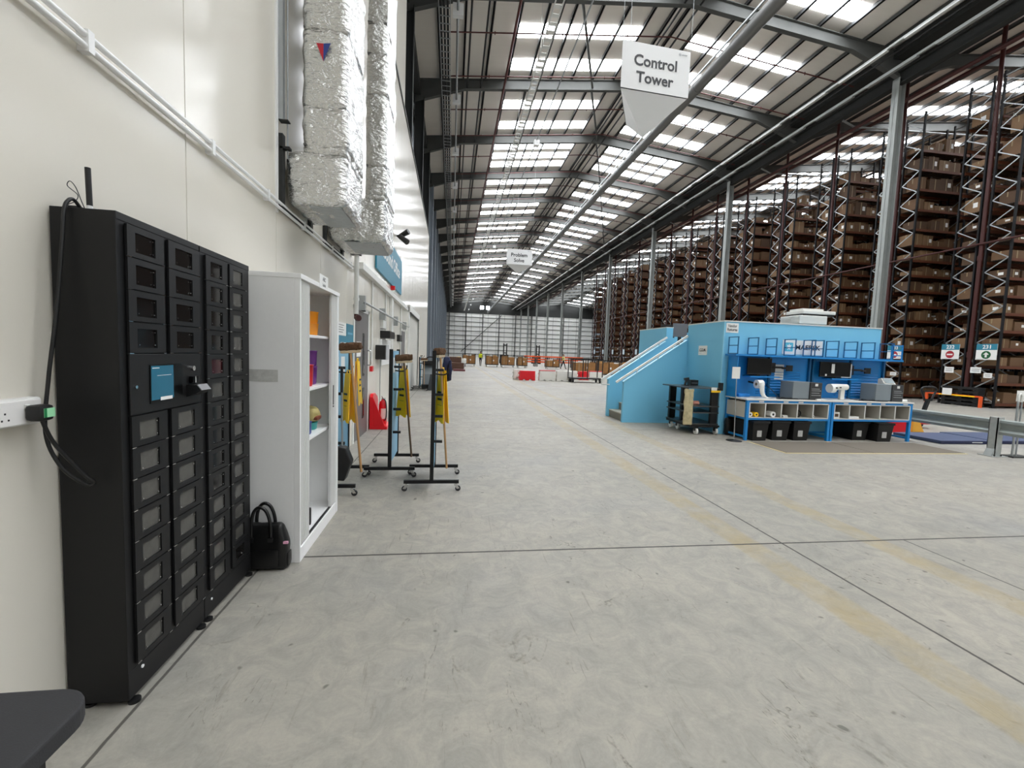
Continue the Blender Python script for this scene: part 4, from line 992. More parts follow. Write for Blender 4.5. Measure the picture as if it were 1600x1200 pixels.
for i, (P, lb) in enumerate((([(6.4, 8.03, 1.05), (6.48, 7.95, .95), (6.52, 7.8, .82), (6.6, 7.68, .81), (6.9, 7.53, .808), (7.2, 7.55, .808)], 'black cable trailing across the left bench'),
                             ([(8.0, 8.03, 1.0), (8.1, 7.9, .86), (8.2, 7.75, .81), (8.45, 7.52, .808), (8.7, 7.5, .808)], 'black cable trailing across the right bench'))):
    tag(MB().tube(bez(P, 8), .007, 6).build('bench_cable', BLACK2), lb, 'cable')
t = thing('scanner_gun', 'orange and black hand scanner lying at the right bench\'s far end', 'scanner', (9.16, 7.72, .8))
MB().tube(bez([(9.16, 7.75, .805+.02), (9.17, 7.75, .88), (9.15, 7.74, .93), (9.1, 7.72, .93)], 5), .022, 8).build('scanner_grip', ORANGEB, t)
t = thing('paper_roll', 'small white paper roll lying on the right end of the bench top', 'paper roll', (9.1, 7.58, .8))
MB().cyl((9.0, 7.57, .825), (9.22, 7.57, .825), .025, n=14).build('roll_body', PAPER, t)
MB().cyl((8.998, 7.57, .825), (9.222, 7.57, .825), .008, n=10).build('roll_core', CARD2, t)
tag(MB().box(7.1, 7.3, 7.49, 7.6, .801, .822).build('paper_pad', PAPER, bevel=.002), 'white paper pad on the bench top where the benches meet', 'paper pad')
# what lies in the pigeonholes
def roll(lb, x, y, r, L, c, cat='tape roll'):
    t = thing('tape_roll', lb, cat, (x, y, .451))
    MB().cyl((x, y, .451+r), (x, y+L, .451+r), r, n=18).build('roll_body', c, t)
    MB().cyl((x, y-.002, .451+r), (x, y+.002, .451+r), r*.4, n=12).build('roll_core', BLACK2, t)
roll('white tape roll in the left bench\'s first pigeonhole', 5.7, 7.5, .045, .12, PAPER)
roll('yellow tape roll in the left bench\'s first pigeonhole', 5.83, 7.5, .045, .12, YEL)
roll('white label roll lying in the left bench\'s second pigeonhole', 6.17, 7.48, .055, .16, PAPER)
tag(MB().box(6.4, 6.5, 7.5, 7.58, .451, .49).build('small_box', CREAM, bevel=.003), 'small pale box in the left bench\'s third pigeonhole', 'box')
t = thing('headset', 'black coiled headset in the left bench\'s fourth pigeonhole', 'headset', (6.77, 7.55, .451))
m = MB(); m.tube([(6.77+.06*math.cos(a*.4), 7.56, .521+.06*math.sin(a*.4)) for a in range(17)], .012, 6); m.build('headband', BLACK2, t)
roll('small white roll in the left bench\'s fifth pigeonhole', 7.06, 7.5, .025, .08, PAPER)
tag(MB().box(7.5, 7.64, 7.5, 7.6, .451, .57).box(7.53, 7.61, 7.498, 7.5, .48, .54, 1).build('small_box', [CREAM, CARD2], bevel=.003), 'white printed box in the right bench\'s first pigeonhole', 'box')
tag(MB().box(7.84, 8.06, 7.48, 7.62, .451, .49).build('paper_stack', PAPER, bevel=.002), 'low stack of white paper in the right bench\'s second pigeonhole', 'paper')
# black crates underneath
def crate(lb, x, y, w=.36, d=.52, h=.365, rot=0):
    t = thing('lidded_crate', lb, 'crate', (0, 0, 0)); t.location = (x, y, 0)
    m = MB()
    a, b_ = w/2, d/2; k = .86
    vs = [(sx*a*q, sy*b_*q, z) for q, z in ((k, 0), (1, h)) for sx, sy in ((-1, -1), (1, -1), (1, 1), (-1, 1))]
    m.add(vs, [(3, 2, 1, 0), (0, 1, 5, 4), (1, 2, 6, 5), (2, 3, 7, 6), (3, 0, 4, 7), (4, 5, 6, 7)])
    m.v = [(v[0]+x, v[1]+y, v[2]) for v in m.v]
    m.build('crate_body', BLACK2, t, bevel=.008)
    MB().box(x-a-.012, x+a+.012, y-b_-.012, y+b_+.012, h-.03, h+.015).build('crate_lid', BLACK, t, bevel=.006)
    MB().box(x-.07, x+.03, y-b_*.93-.006, y-b_*.93+.004, .08, .2).build('crate_label', mat('worn_label', '#b9b9b7', .6, var=.3, scale=40), t)
    MB().box(x+a*.93-.004, x+a*.93+.006, y-.12, y-.02, .08, .2).build('crate_label', PAPER, t)
    t.rotation_euler = (0, 0, rot); return t
crate('black lidded crate under the left bench, first from the leg', 5.85, 7.66, rot=.1)
crate('black lidded crate under the left bench, second from the leg', 6.36, 7.72, rot=-.05)
crate('black lidded crate under the left bench, third from the leg', 6.8, 7.72)
crate('black lidded crate under the right bench near its right leg', 8.62, 7.66)
crate('black lidded crate under the right bench, left of the other one', 8.2, 7.8)
t = thing('work_bag', 'dark bag with a red strap at the left end under the bench', 'bag', (5.72, 7.95, 0))
MB().soft(5.55, 5.85, 7.96+.0, 8.09, 0, .36, .05, .03, .01, 9).build('bag_body', BLACK2, t)
MB().box(5.72, 5.75, 7.94, 7.96, .05, .3).build('bag_strap', RED, t)
# anti-fatigue mats with yellow edging tape
for i, (x0, x1, lb) in enumerate(((5.6, 7.28, 'grey anti-fatigue mat on the floor in front of the left bench'), (7.3, 9.15, 'grey anti-fatigue mat on the floor in front of the right bench'))):
    t = thing('floor_mat', lb, 'mat', ((x0+x1)/2, 6.9, 0))
    MB().prism([(x0, 7.3), (x1, 7.3), (x1, 6.42), (x0, 6.42)], 'z', 0, .011).build('mat_sheet', MATD, t)
    MB().prism([(x0-.01, 6.38), (x1+.01, 6.38), (x1+.01, 6.42), (x0-.01, 6.42)], 'z', 0, .006).prism([(x0-.04, 7.4), (x0-.002, 7.4), (x0-.002, 6.38), (x0-.04, 6.38)], 'z', 0, .006).build('edge_tape', TAPEY, t)
# sign on a slim stand
t = thing('sign_stand', 'small white sign on a slim silver pole at the bench\'s left end', 'sign', (5.34, 7.42, 0))
MB().lathe((5.34, 7.42, 0), [(.14, 0), (.14, .008), (.02, .02), (.012, .025)], 20).build('stand_base', BLACK2, t)
MB().cyl((5.34, 7.42, .02), (5.3, 7.42, 1.2), .008, n=8).build('pole', GALV, t)
MB().box(5.2, 5.36, 7.41, 7.418, 1.18, 1.4).build('sign_plate', PAPER, t)

# ------------------------------------------------------------------ black trolley
t = thing('trolley', 'black steel picking trolley with shelves parked by the light blue platform', 'trolley', (5.1, 8.5, 0))
for i, z in enumerate((.2, .43, .56, .93)):
    MB().box(4.64 if i == 3 else 4.76, 5.4, 8.03, 8.97, z, z+.02).build('shelf', mat('trolley_shelf', '#4f4f4e', .3, metal=.5), t)
for x, y in ((5.3, 8.07), (4.9, 8.5), (4.86, 8.92)):
    MB().box(x-.07, x+.07, y-.035, y+.035, .19, .93).build('upright', BLACK2, t)
MB().box(4.78, 5.42, 8.01, 8.99, .15, .19).build('base_frame', BLACK, t)
for x, y in ((4.94, 8.06), (5.37, 8.06), (4.86, 8.92), (4.88, 8.66)):
    c = MB().box(x-.03, x+.03, y-.035, y+.035, .125, .15).box(x-.03, x-.024, y-.02, y+.035, .07, .125).box(x+.024, x+.03, y-.02, y+.035, .07, .125).build('castor', BLACK2, t)
    MB().cyl((x-.02, y, .065), (x+.02, y, .065), .065, n=18).build('castor_wheel', CASTG, c)
MB().box(5.2, 5.32, 8.02, 8.03, .9, .96).build('white_label', PAPER, t)
MB().box(5.2, 5.4, 8.02, 8.034, .86, .9).build('yellow_clip', YEL, t)
MB().box(5.38, 5.44, 8.0, 8.09, .9, 1.06).build('scan_holster', BLACK2, t, bevel=.006)
tag(MB().soft(4.62, 4.81, 7.99, 8.025, .2, .92, .012, .03, .012, 9).build('printed_sack', PLAID), 'patterned pale sack hanging on the trolley\'s left side', 'sack')
t = thing('handheld_scanner', 'black hand scanner standing in its cradle on the trolley top', 'scanner', (4.95, 8.6, .95))
MB().bar((4.95, 8.6, .951), (4.98, 8.6, 1.08), .035).bar((4.93, 8.6, 1.085), (5.03, 8.6, 1.1), .05).build('scanner_body', BLACK2, t)
MB().box(4.9, 5.02, 8.55, 8.65, .951, .96).build('cradle', BLACK2, t)
t = thing('label_printer', 'small black label printer on the trolley top', 'label printer', (5.2, 8.75, .95)); MB().box(5.12, 5.3, 8.66, 8.82, .951, 1.07).build('print_body', BLACK2, t, bevel=.01); MB().box(5.14, 5.28, 8.657, 8.66, 1.0, 1.01).build('media_slot', GALV, t)
t = thing('tape_roll', 'pink roll of tape lying on the trolley\'s middle shelf', 'tape roll', (5.05, 8.3, .57)); MB().cyl((4.98, 8.3, .615), (5.1, 8.3, .615), .045, n=16).build('roll_body', mat('pink_tape', '#e3a08f', .5), t); MB().cyl((4.978, 8.3, .615), (5.102, 8.3, .615), .018, n=12).build('roll_core', BLACK2, t)

# ------------------------------------------------------------------ crash barrier, pads, pallet truck, signs on the right
t = thing('crash_barrier', 'galvanised corrugated crash barrier on posts at the right of the benches', 'barrier', (9.55, 6.3, 0))
prof = [(0, .655), (.045, .64), (.05, .6), (.005, .56), (0, .52), (.005, .48), (.05, .44), (.045, .4), (0, .385)]
P2 = [(9.52+a, z) for a, z in prof]+[(9.516+a, z) for a, z in reversed(prof)]
m = MB(); n = len(prof)
vs = [(9.5-a+.05, y, z) for y in (4.9, 9.6) for a, z in prof]+[(9.504-a+.05, y, z) for y in (4.9, 9.6) for a, z in prof]
fs = [(i, i+1, n+i+1, n+i) for i in range(n-1)]+[(2*n+i, 3*n+i, 3*n+i+1, 2*n+i+1) for i in range(n-1)]
fs += [(0, n, 3*n, 2*n), (n-1, 3*n-1, 4*n-1, 2*n-1)]
m.add(vs, fs, 0, False); m.build('rail_beam', mat('barrier_zinc', '#9aa19f', .45, metal=.4, var=.15, scale=6), t)
for y in (6.28, 8.7):
    m = MB().box(9.47, 9.49, y-.06, y+.06, .01, .69).box(9.47, 9.61, y+.05, y+.06, .01, .69).box(9.47, 9.61, y-.06, y-.05, .01, .69).box(9.49, 9.6, y-.05, y+.05, .68, .69)
    m.prism([(9.4, 0), (9.47, 0), (9.47, .13)], 'y', y-.06, y+.06).box(9.38, 9.68, y-.12, y+.12, 0, .012)
    p_ = m.build('barrier_post', mat('post_zinc', '#a9adab', .5, metal=.3, var=.2, scale=12), t)
    for dx in (-.06, .08): MB().cyl((9.49+dx, y-.09, .012), (9.49+dx, y-.09, .035), .012, n=8).build('anchor_bolt', STEELD, p_)
for i, (x0, x1, y0, y1, lb) in enumerate(((9.72, 11.0, 7.25, 8.2, 'navy blue floor pad lying beyond the crash barrier, nearer one'), (11.06, 13.2, 7.28, 8.3, 'navy blue floor pad beyond the crash barrier, further right'))):
    t = thing('floor_pad', lb, 'pad', ((x0+x1)/2, (y0+y1)/2, 0))
    MB().soft(x0, x1, y0, y1, 0, .075, .02, .2).build('pad_body', NAVY if False else MATN, t)
    MB().box(x0+.005, x1-.005, y0-.002, y0+.004, .008, .06).build('pad_skirt', mat('navy_dark', '#151d45', .5), t)
    MB().box(x0+.75, x0+1.0, y0-.004, y0-.002, .028, .042).build('maker_strip', PAPER, t)
t = thing('pallet_truck', 'black pallet truck with a loop handle beyond the crash barrier', 'pallet truck', (11.7, 9.1, 0))
h = bez([(11.6, 9.1, .72), (11.56, 9.1, .82), (11.49, 9.1, .95), (11.53, 9.1, 1.03), (11.7, 9.1, 1.05), (11.87, 9.1, 1.03), (11.91, 9.1, .95), (11.84, 9.1, .82), (11.8, 9.1, .72)], 6)
MB().tube(h, .022, 8).bar((11.53, 9.1, .93), (11.87, 9.1, .93), .03).bar((11.6, 9.1, .72), (11.8, 9.1, .72), .05).bar((11.7, 9.1, .72), (11.7, 9.2, .3), .07).build('tiller_handle', BLACK2, t)
MB().box(11.45, 11.95, 9.15, 9.45, .1, .35).build('pump_body', RED, t, bevel=.02)
for x in (11.5, 11.9): MB().box(x-.08, x+.08, 9.45, 10.5, .08, .13).build('fork', RED, t, bevel=.008)
MB().cyl((11.62, 9.3, .09), (11.78, 9.3, .09), .09, n=16).build('wheel', RUBBER, t)
t = thing('red_crate', 'red plastic crate on the floor behind the right bench', 'crate', (10.3, 8.75, 0))
MB().box(10.0, 10.55, 8.55, 8.9, 0, .05).box(10.0, 10.03, 8.55, 8.9, .05, .28).box(10.52, 10.55, 8.55, 8.9, .05, .28).box(10.03, 10.52, 8.55, 8.58, .05, .28).box(10.03, 10.52, 8.87, 8.9, .05, .28).build('crate_wall', RED, t)
MB().box(9.99, 10.56, 8.54, 8.91, .25, .29).build('crate_rim', RED, t)
tag(MB().prism([(10.72, 0), (11.05, 0), (10.98, .12), (10.85, .36), (10.74, .38)], 'y', 8.6, 8.8).build('wheel_chock', mat('amber', '#e2a63a', .5), bevel=.01), 'amber plastic wheel chock on the floor beyond the barrier', 'chock')
t = thing('sign_post', 'white sign on a white tubular post standing behind the crash barrier', 'sign', (9.86, 6.22, 0))
MB().cyl((9.82, 6.2, .02), (9.82, 6.2, .98), .017, n=10).cyl((9.9, 6.2, .02), (9.9, 6.2, .98), .012, n=10).build('post_tube', GALV, t)
MB().tube([(9.82, 6.2, .95), (9.825, 6.2, 1.09), (9.85, 6.2, 1.12), (9.88, 6.2, 1.09), (9.885, 6.2, .97)], .017, 8).build('hook_top', WHITEP, t)
MB().box(9.8, 10.15, 6.215, 6.222, .98, 1.17).build('sign_plate', PAPER, t, bevel=.002)
MB().box(9.7, 10.1, 6.1, 6.3, 0, .02).build('post_base', STEELD, t)

# ------------------------------------------------------------------ hanging signs
def hsign(lb, x, y, z, w, h, drop, l1, l2, rot=0):
    t = thing('hanging_sign', lb, 'sign', (x, y, z))
    D = w*math.sqrt(3)/2; c, s = math.cos(rot), math.sin(rot)
    def R(px, py, pz): return (x+w/2+(px-w/2)*c-py*s, y+(px-w/2)*s+py*c, z+pz)
    A, B, Cc = (0, 0), (w, 0), (w/2, D); m = MB()
    top = [R(*p, h) for p in (A, B, Cc)]; bot = [R(*p, 0) for p in (A, B, Cc)]
    m.add(top+bot, [(0, 3, 4, 1), (1, 4, 5, 2), (2, 5, 3, 0), (0, 1, 2)]); m.build('sign_box', mat('sign_white', '#dcdcdb', .5), t)
    m = MB(); ap = R(w/2, D*.33, -drop)
    lo = [R(p[0], p[1], -.015) for p in ((.02, .02), (w-.02, .02), (w/2, D-.04))]
    m.add(lo+[ap], [(0, 3, 1), (1, 3, 2), (2, 3, 0), (0, 1, 2)]); m.build('pointed_base', mat('sign_white', '#dcdcdb', .5), t)
    m = MB(); u = Vector((c, s, 0)); o = Vector(R(w*.49, -.006, 0))
    m.text(l1, o+Vector((0, 0, h*.52)), u, (0, 0, 1), h*.235, 0).text(l2, o+Vector((0, 0, h*.17)), u, (0, 0, 1), h*.235, 0); m.build('sign_lettering', INK, t)
    m = MB(); o = Vector(R(w*.84, -.006, h*.9))
    q = []
    for k in range(14):
        a = PI/2+2*PI*k/14; r = h*.045 if k % 2 == 0 else h*.022; q.append(o+u*(r*math.cos(a))+Vector((0, 0, r*math.sin(a))))
    m.add(q, [tuple(range(14))]); m.box(*sorted((o.x+.06, o.x+.22)), o.y, o.y+.002, o.z-.012, o.z+.012); m.build('logo_mark', mat('logo_grey2', '#a5a7aa', .5), t)
    for p in (A, B, Cc):
        a = R(*p, h); MB().cyl(a, (a[0], a[1], roofz(a[0])-.25), .006, n=5).build('hanging_wire', GALV, t)
hsign('large white hanging sign reading Control Tower over the right of the aisle', 4.41, 12, 8.93, 2.07, 1.25, .95, 'Control', 'Tower', .06)
hsign('distant white hanging sign reading Problem Solve far down the aisle', 4.12, 34.7, 8.6, 2.07, 1.2, .62, 'Problem', 'Solve', 0)

# ------------------------------------------------------------------ high racking
RX = 21.5
LV = [.2, 1.02, 1.70, 2.41, 3.11, 3.80, 4.49, 5.19, 5.93, 6.64, 7.33, 8.08, 8.99, 9.92, 10.83, 11.7]
BL, DP = 2.7, .8
def lv_gap(i): return (LV[i+1] if i+1 < len(LV) else LV[i]+.85)-LV[i]-.13
def up_mb(x, y, h=13.4):
    return MB().box(x-.038, x+.038, y-.03, y+.03, 0, h).box(x-.09, x+.09, y-.07, y+.07, 0, .012)
def brace_mb(x):
    m = MB(); z = .25; k = 0
    while z+.476 < 13.3:
        a, b_ = (.04, DP-.04) if k % 2 == 0 else (DP-.04, .04)
        m.bar((x-.02, a, z), (x-.02, b_, z+.476), .025, .036); z += .476; k += 1
    m.bar((x-.02, .03, .2), (x-.02, DP-.03, .2), .03, .045).bar((x-.02, .03, 13.2), (x-.02, DP-.03, 13.2), .03, .045)
    return m
def beam_mb(b, s, z): return MB().box(b*BL+.05, (b+1)*BL-.05, s*(DP-.05), s*(DP-.05)+.05, z-.11, z)
def deck_mb(b, z):
    m = MB()
    x0, x1 = b*BL+.03, (b+1)*BL-.03
    for k in range(9): yy_ = .05+k*.0875; m.box(x0, x1, yy_-.008, yy_+.008, z, z+.008)
    for k in range(12): xx_ = x0+.06+k*.225; m.box(xx_-.02, xx_+.02, .03, DP-.03, z-.008, z)
    return m
PM = {}
def rack_parts(t, full):
    def part(name, key, mbf, mt, loc=None):
        if key not in PM:
            o = mbf().build(name, mt, None); PM[key] = o.data
        else:
            o = bpy.data.objects.new(name, PM[key]); COL.objects.link(o)
        o.parent = t; return o
    if full:
        for b in range(3):
            for s in (0, 1): part('upright', ('u', b, s), lambda: up_mb(b*BL, s*DP), RACKU)
            part('bracing', ('z', b), lambda: brace_mb(b*BL), GALV)
        for i, z in enumerate(LV):
            for b in range(2):
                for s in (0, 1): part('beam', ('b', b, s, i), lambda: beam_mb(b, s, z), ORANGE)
                part('wire_deck', ('d', b, i), lambda: deck_mb(b, z), DECK)
    else:
        def allu():
            m = MB()
            for b in range(2):
                for s in (0, 1): u = up_mb(b*BL, s*DP); m.add(u.v, u.f)
            return m
        def allb():
            m = MB()
            for z in LV:
                for s in (0, 1): u = beam_mb(0, s, z); m.add(u.v, u.f)
            return m
        def alld():
            m = MB()
            for z in LV: m.box(.03, BL-.03, .04, DP-.04, z-.005, z)
            return m
        part('upright_frame', 'U', allu, RACKU); part('bracing', ('z', 0), lambda: brace_mb(0), GALV)
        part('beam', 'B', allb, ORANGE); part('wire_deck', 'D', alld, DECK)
# carton meshes (1 x 1 x 1, scaled), with a tape strip and a label
CM = []
for i, c in enumerate((CARD, CARD2, CARD3)):
    for lab in (0, 1):
        m = MB().box(-.5, .5, -.5, .5, 0, 1, 0).box(-.5005, .5005, -.04, .04, .6, 1.001, 1).box(-.04+.0, .04, -.502, -.5, .0, 1.0, 1)
        if lab: m.box(.12, .36, -.506, -.5, .35, .68, 2).box(-.506, -.5, -.3, -.02, .35, .68, 2)
        me = m.build('carton', [c, TAPE, PAPER]); CM.append(me.data); bpy.data.objects.remove(me)
bulk = {}
def bulk_box(mb, x, y, z, w, d, h):
    mb.box(x, x+w, y, y+d, z, z+h, rnd.choice((0, 0, 1, 2)))
    if rnd.random() < .45: mb.box(x+w*.55, x+w*.8, y-.004, y, z+h*.4, z+h*.7, 3)
    if rnd.random() < .3: mb.box(x-.004, x, y+d*.3, y+d*.55, z+h*.4, z+h*.7, 3)
NB = 0
bulkmb = MB()
PERIOD = 3.73; Y00 = 15.295
def rackname(k, s):
    if k == 0: return 'signed 231' if s == 0 else 'signed 232'
    if k == 1 and s == 0: return 'signed 233'
    return '%s beyond sign 233' % ORD[2*k+s-3]
for k in range(14):
    yc = Y00+PERIOD*k
    if k >= 2: yc += .02*(k-1)
    for s in (0, 1):
        ya = yc-.965 if s == 0 else yc+.175
        nm = rackname(k, s)
        lab = 'tall black and orange racking full of cartons, the row '+nm
        t = thing('storage_rack', lab, 'racking', (RX, ya, 0), 'high racking rows')
        rack_parts(t, k < 4)
        if 'rear' not in PM:
            m = MB()
            for z in LV:
                m.box(2*BL+.05, 17.2, .04, DP-.04, z-.1, z)
            for b in range(3, 8): m.box(b*BL-.9, b*BL-.8, 0, .07, 0, 13).box(b*BL-.9, b*BL-.8, DP-.07, DP, 0, 13)  # unseen bays, added to block light from behind the racks
            PM['rear'] = m.build('unseen_rear_bays', DECK).data; bpy.data.objects.remove(bpy.data.objects['unseen_rear_bays'])
        o = bpy.data.objects.new('unseen_rear_bays', PM['rear']); COL.objects.link(o); o.parent = t
        for i, z in enumerate(LV):
            gap = lv_gap(i); x = RX+.1; n = 0
            indiv_all = (s == 0 and 1 <= k <= 3); indiv_first = (k <= 2)
            empty = (i >= 14 and rnd.random() < .45) or rnd.random() < .03
            while x < RX+(2.55 if k < 5 or s == 0 else 1.2):
                w = rnd.uniform(.38, .72); 
                if x+w > RX+2.65: break
                d = rnd.uniform(.45, .66); h = gap*rnd.choice((rnd.uniform(.3, .55), rnd.uniform(.55, .9), rnd.uniform(.6, .92)))
                if empty and rnd.random() < .7: x += w; n += 1; continue
                yy_ = ya+rnd.uniform(.06, .14)
                if NB < 298 and (indiv_all or (indiv_first and n == 0)):
                    o = bpy.data.objects.new('carton', rnd.choice(CM)); COL.objects.link(o)
                    o.location = (x+w/2, yy_+d/2, z+.009); o.scale = (w, d, h)
                    tag(o, '%s carton in on the %s shelf up, racking row %s' % (ORD[n].capitalize(), ORD[i], nm), 'carton', 'cartons on the high racking')
                    NB += 1
                else:
                    bulk_box(bulkmb, x, yy_, z+.009, w, d, h)
                x += w+rnd.choice((.01, .02, .05, .16)); n += 1
            x = RX+BL+.1
            while x < RX+17:  # cartons run on into the unseen bays to keep back light out
                w = rnd.uniform(.4, .7) if x < RX+2*BL else rnd.uniform(.9, 1.5); bulk_box(bulkmb, x, ya+.07, z+.009, w, .65, gap*rnd.uniform(.6, .95)); x += w+.05
    # riser in the flue between the two rows
    t = thing('sprinkler_riser', 'dark red sprinkler riser between back to back racks, '+ORD[k]+' riser from the right', 'pipe', (RX-.0, yc+.0, 0))
    MB().cyl((RX-.02, yc, .0), (RX-.02, yc, 15.2), .075, n=10).build('riser_pipe', REDD, t)
    MB().cyl((RX-.02, yc, 2.0), (RX-.02, yc, 2.25), .1, n=10).cyl((RX-.02, yc, 6.0), (RX-.02, yc, 6.2), .1, n=10).build('pipe_coupling', REDD, t)
if bulkmb.v:
    o = bulkmb.build('stored_cartons', [CARD, CARD2, CARD3, PAPER]); tag(o, 'masses of brown cardboard cartons on the more distant racking shelves', 'cartons', kind='stuff')
tag(MB().cyl((RX-.12, 11, 6.67), (RX-.12, 64, 6.67), .04, n=8).build('rack_sprinkler_pipe', REDD), 'dark red horizontal pipe running across the racking ends at mid height', 'pipe')
# nearer racking continuing to the right of the picture (end frames only)
def aisle_sign(num, y0, y1, z0, z1, go):
    x = RX-.1
    t = thing('aisle_sign', 'white and teal aisle sign on the racking end, numbered %s' % {'231': '231, with a green arrow', '232': '232, with a no-entry mark', '233': '233, partly behind the bench shelf'}[num], 'sign', (x, (y0+y1)/2, z0))
    zm = z0+(z1-z0)*.62
    MB().box(x, x+.02, y0, y1, z0, z1).build('sign_plate', PAPER, t)
    MB().box(x-.003, x, y0, y1, zm, z1, 0).text(num, (x-.005, (y0+y1)/2, zm+.055), (0, -1, 0), (0, 0, 1), .15, 1).build('number_band', [TEAL, PAPER], t)
    c = (x-.003, (y0+y1)/2, z0+(zm-z0)*.5); r = (zm-z0)*.4; m = MB()
    m.cyl((x, c[1], c[2]), (x-.004, c[1], c[2]), r, n=28, mi=0)
    if go: m.prism([(c[1]+.0, c[2]+.11), (c[1]-.1, c[2]+.01), (c[1]-.035, c[2]+.01), (c[1]-.035, c[2]-.1), (c[1]+.035, c[2]-.1), (c[1]+.035, c[2]+.01), (c[1]+.1, c[2]+.01)], 'x', x-.006, x-.004, 1)
    else: m.box(x-.006, x-.004, c[1]-.11, c[1]+.11, c[2]-.03, c[2]+.03, 1)
    m.build('arrow_symbol' if go else 'no_entry_symbol', [mat('sign_green', '#0f5a32', .5) if go else mat('sign_red', '#a31f2c', .5), PAPER], t)
    MB().box(x-.002, x, y0+(y1-y0)*.6, y0+(y1-y0)*.96, z0+.02, z0+.03).build('logo_line', INK, t)
aisle_sign('231', 14.34, 15.03, 1.93, 2.57, True)
aisle_sign('232', 15.63, 16.31, 1.94, 2.58, False)
aisle_sign('233', 18.0, 18.7, 1.91, 2.56, False)
for i, (y0, y1, z0, z1, lb) in enumerate(((14.78, 15.15, 1.38, 1.62, 'white notice under the aisle sign numbered 231, upper one'), (14.4, 14.68, 1.2, 1.4, 'white notice under the aisle sign numbered 231, lower one'), (15.75, 16.1, 1.35, 1.6, 'white notice on a bracket under the aisle sign numbered 232'), (18.15, 18.45, 1.1, 1.26, 'white notice under the aisle sign numbered 233'))):
    m = MB().box(RX-.12, RX-.105, y0, y1, z0, z1, 0)
    for q in range(2): m.box(RX-.121, RX-.12, y0+.05, y1-.05, z0+(z1-z0)*(.3+.3*q), z0+(z1-z0)*(.4+.3*q), 1)
    tag(m.build('rack_notice', [PAPER, mat('grey_ink', '#8a8a8c', .6)]), lb, 'notice')
for k in range(4, 14):
    yc = Y00+PERIOD*k+.02*(k-1)
    tag(MB().box(RX-.06, RX-.038, yc-.9, yc-.35, 1.9, 2.5).build('aisle_board', mat('board_pale', '#c9d6de', .5)), 'plain pale board on a distant racking end, %s riser from the right beside it' % ORD[k], 'board', 'pale boards on distant racking ends')
t = thing('rack_end_guard', 'orange and yellow end guard rail on the floor before the racking signed 232', 'guard rail', (RX-.5, 15.4, 0))
for y in (14.42, 16.4): MB().cyl((RX-.5, y, 0), (RX-.5, y, .44), .06, n=12).build('guard_post', ORANGEB, t)
MB().box(RX-.54, RX-.46, 14.42, 16.4, .4, .46, 0).box(RX-.545, RX-.455, 14.6, 15.9, .398, .45, 1).build('guard_beam', [ORANGEB, YEL], t)
MB().box(RX-.58, RX-.56, 15.4, 15.75, .42, .7).build('guard_sign', PAPER, t)
t = thing('pallet_stack', 'dark low stack of black plastic pallets at the racking end behind the orange guard', 'pallets', (RX-.2, 15.2, 0))
for z in (0, .16, .32, .48, .64): MB().box(RX-.4, RX-.06, 14.6, 15.9, z+.05, z+.15).box(RX-.4, RX-.06, 14.6, 14.75, z, z+.05).box(RX-.4, RX-.06, 15.15, 15.3, z, z+.05).box(RX-.4, RX-.06, 15.75, 15.9, z, z+.05).build('pallet', BLACK2, t)

# ------------------------------------------------------------------ far end of the hall
def cage(lb, x0, x1, y, h=1.3, full=True, d=1.0):
    t = thing('roll_cage', lb, 'cage trolley', ((x0+x1)/2, y, 0), 'cardboard filled cages down the hall')
    MB().box(x0, x1, y, y+d, .2, .27).build('base_deck', BLACK2, t)
    for x in (x0+.12, x1-.12):
        for yy_ in (y+.12, y+d-.12): MB().cyl((x-.03, yy_, .1), (x+.03, yy_, .1), .1, n=12).build('castor', CASTG if full else RUBBER, t)
    m = MB()
    for x in (x0+.03, (x0+x1)/2, x1-.03): m.box(x-.025, x+.025, y, y+.04, .27, h).box(x-.025, x+.025, y+d-.04, y+d, .27, h)
    m.box(x0, x1, y, y+.04, h-.05, h).box(x0, x1, y+d-.04, y+d, h-.05, h).box(x0, x0+.04, y, y+d, h-.05, h).box(x1-.04, x1, y, y+d, h-.05, h)
    m.build('cage_frame', BLACK2, t)
    if full:
        MB().soft(x0+.05, x1-.05, y+.05, y+d-.05, .27, h-.22, .03, .3, .01, 3).build('cardboard_bin', mat('bin_card', '#94693b', .75, var=.35, scale=4), t)
        x = x0+.1
        while x < x1-.3:
            w = rnd.uniform(.25, .45); MB().box(x, x+w, y+.1, y+.7, h-.25, h-.2+rnd.uniform(.02, .16)).build('loose_cardboard', rnd.choice((mat('flap_card', '#b98d56', .7), mat('flap_dark', '#7d5a34', .7), PAPER)), t); x += w+.05
        MB().box(x0+.3, x0+.36, y+.045, y+.05, .3, h-.25).build('tape_strip', TAPE, t)
        MB().box((x0+x1)/2+.1, (x0+x1)/2+.2, y+.045, y+.05, .6, .75).build('bin_label', PAPER, t)
    return t
cage('cardboard filled cage trolley far down the hall, left of the person in the yellow vest', 1.15, 2.55, 46.5, 1.33)
cage('cardboard filled cage trolley just right of the person in the yellow vest', 3.6, 5.0, 46, 1.35)
cage('cardboard filled cage trolley far down the hall, second right of the person', 5.25, 6.75, 46, 1.32)
cage('cardboard filled cage trolley far down the hall, third right of the person', 6.95, 8.05, 45.5, 1.25)
cage('lower cardboard filled cage trolley before the orange frames', 9.9, 11.3, 44.5, 1.15)
cage('cardboard filled cage standing behind the empty black cage, left one', 8.6, 10.2, 29.5, 1.25)
cage('cardboard filled cage standing behind the empty black cage, right one', 10.4, 12.0, 29.7, 1.25)
cage('cardboard filled cage half hidden behind the blue stairs', 12.2, 13.8, 30, 1.25)
cage('empty black wire cage trolley in front of the red and white barriers', 6.65, 8.45, 23.3, 1.36, False, .9)
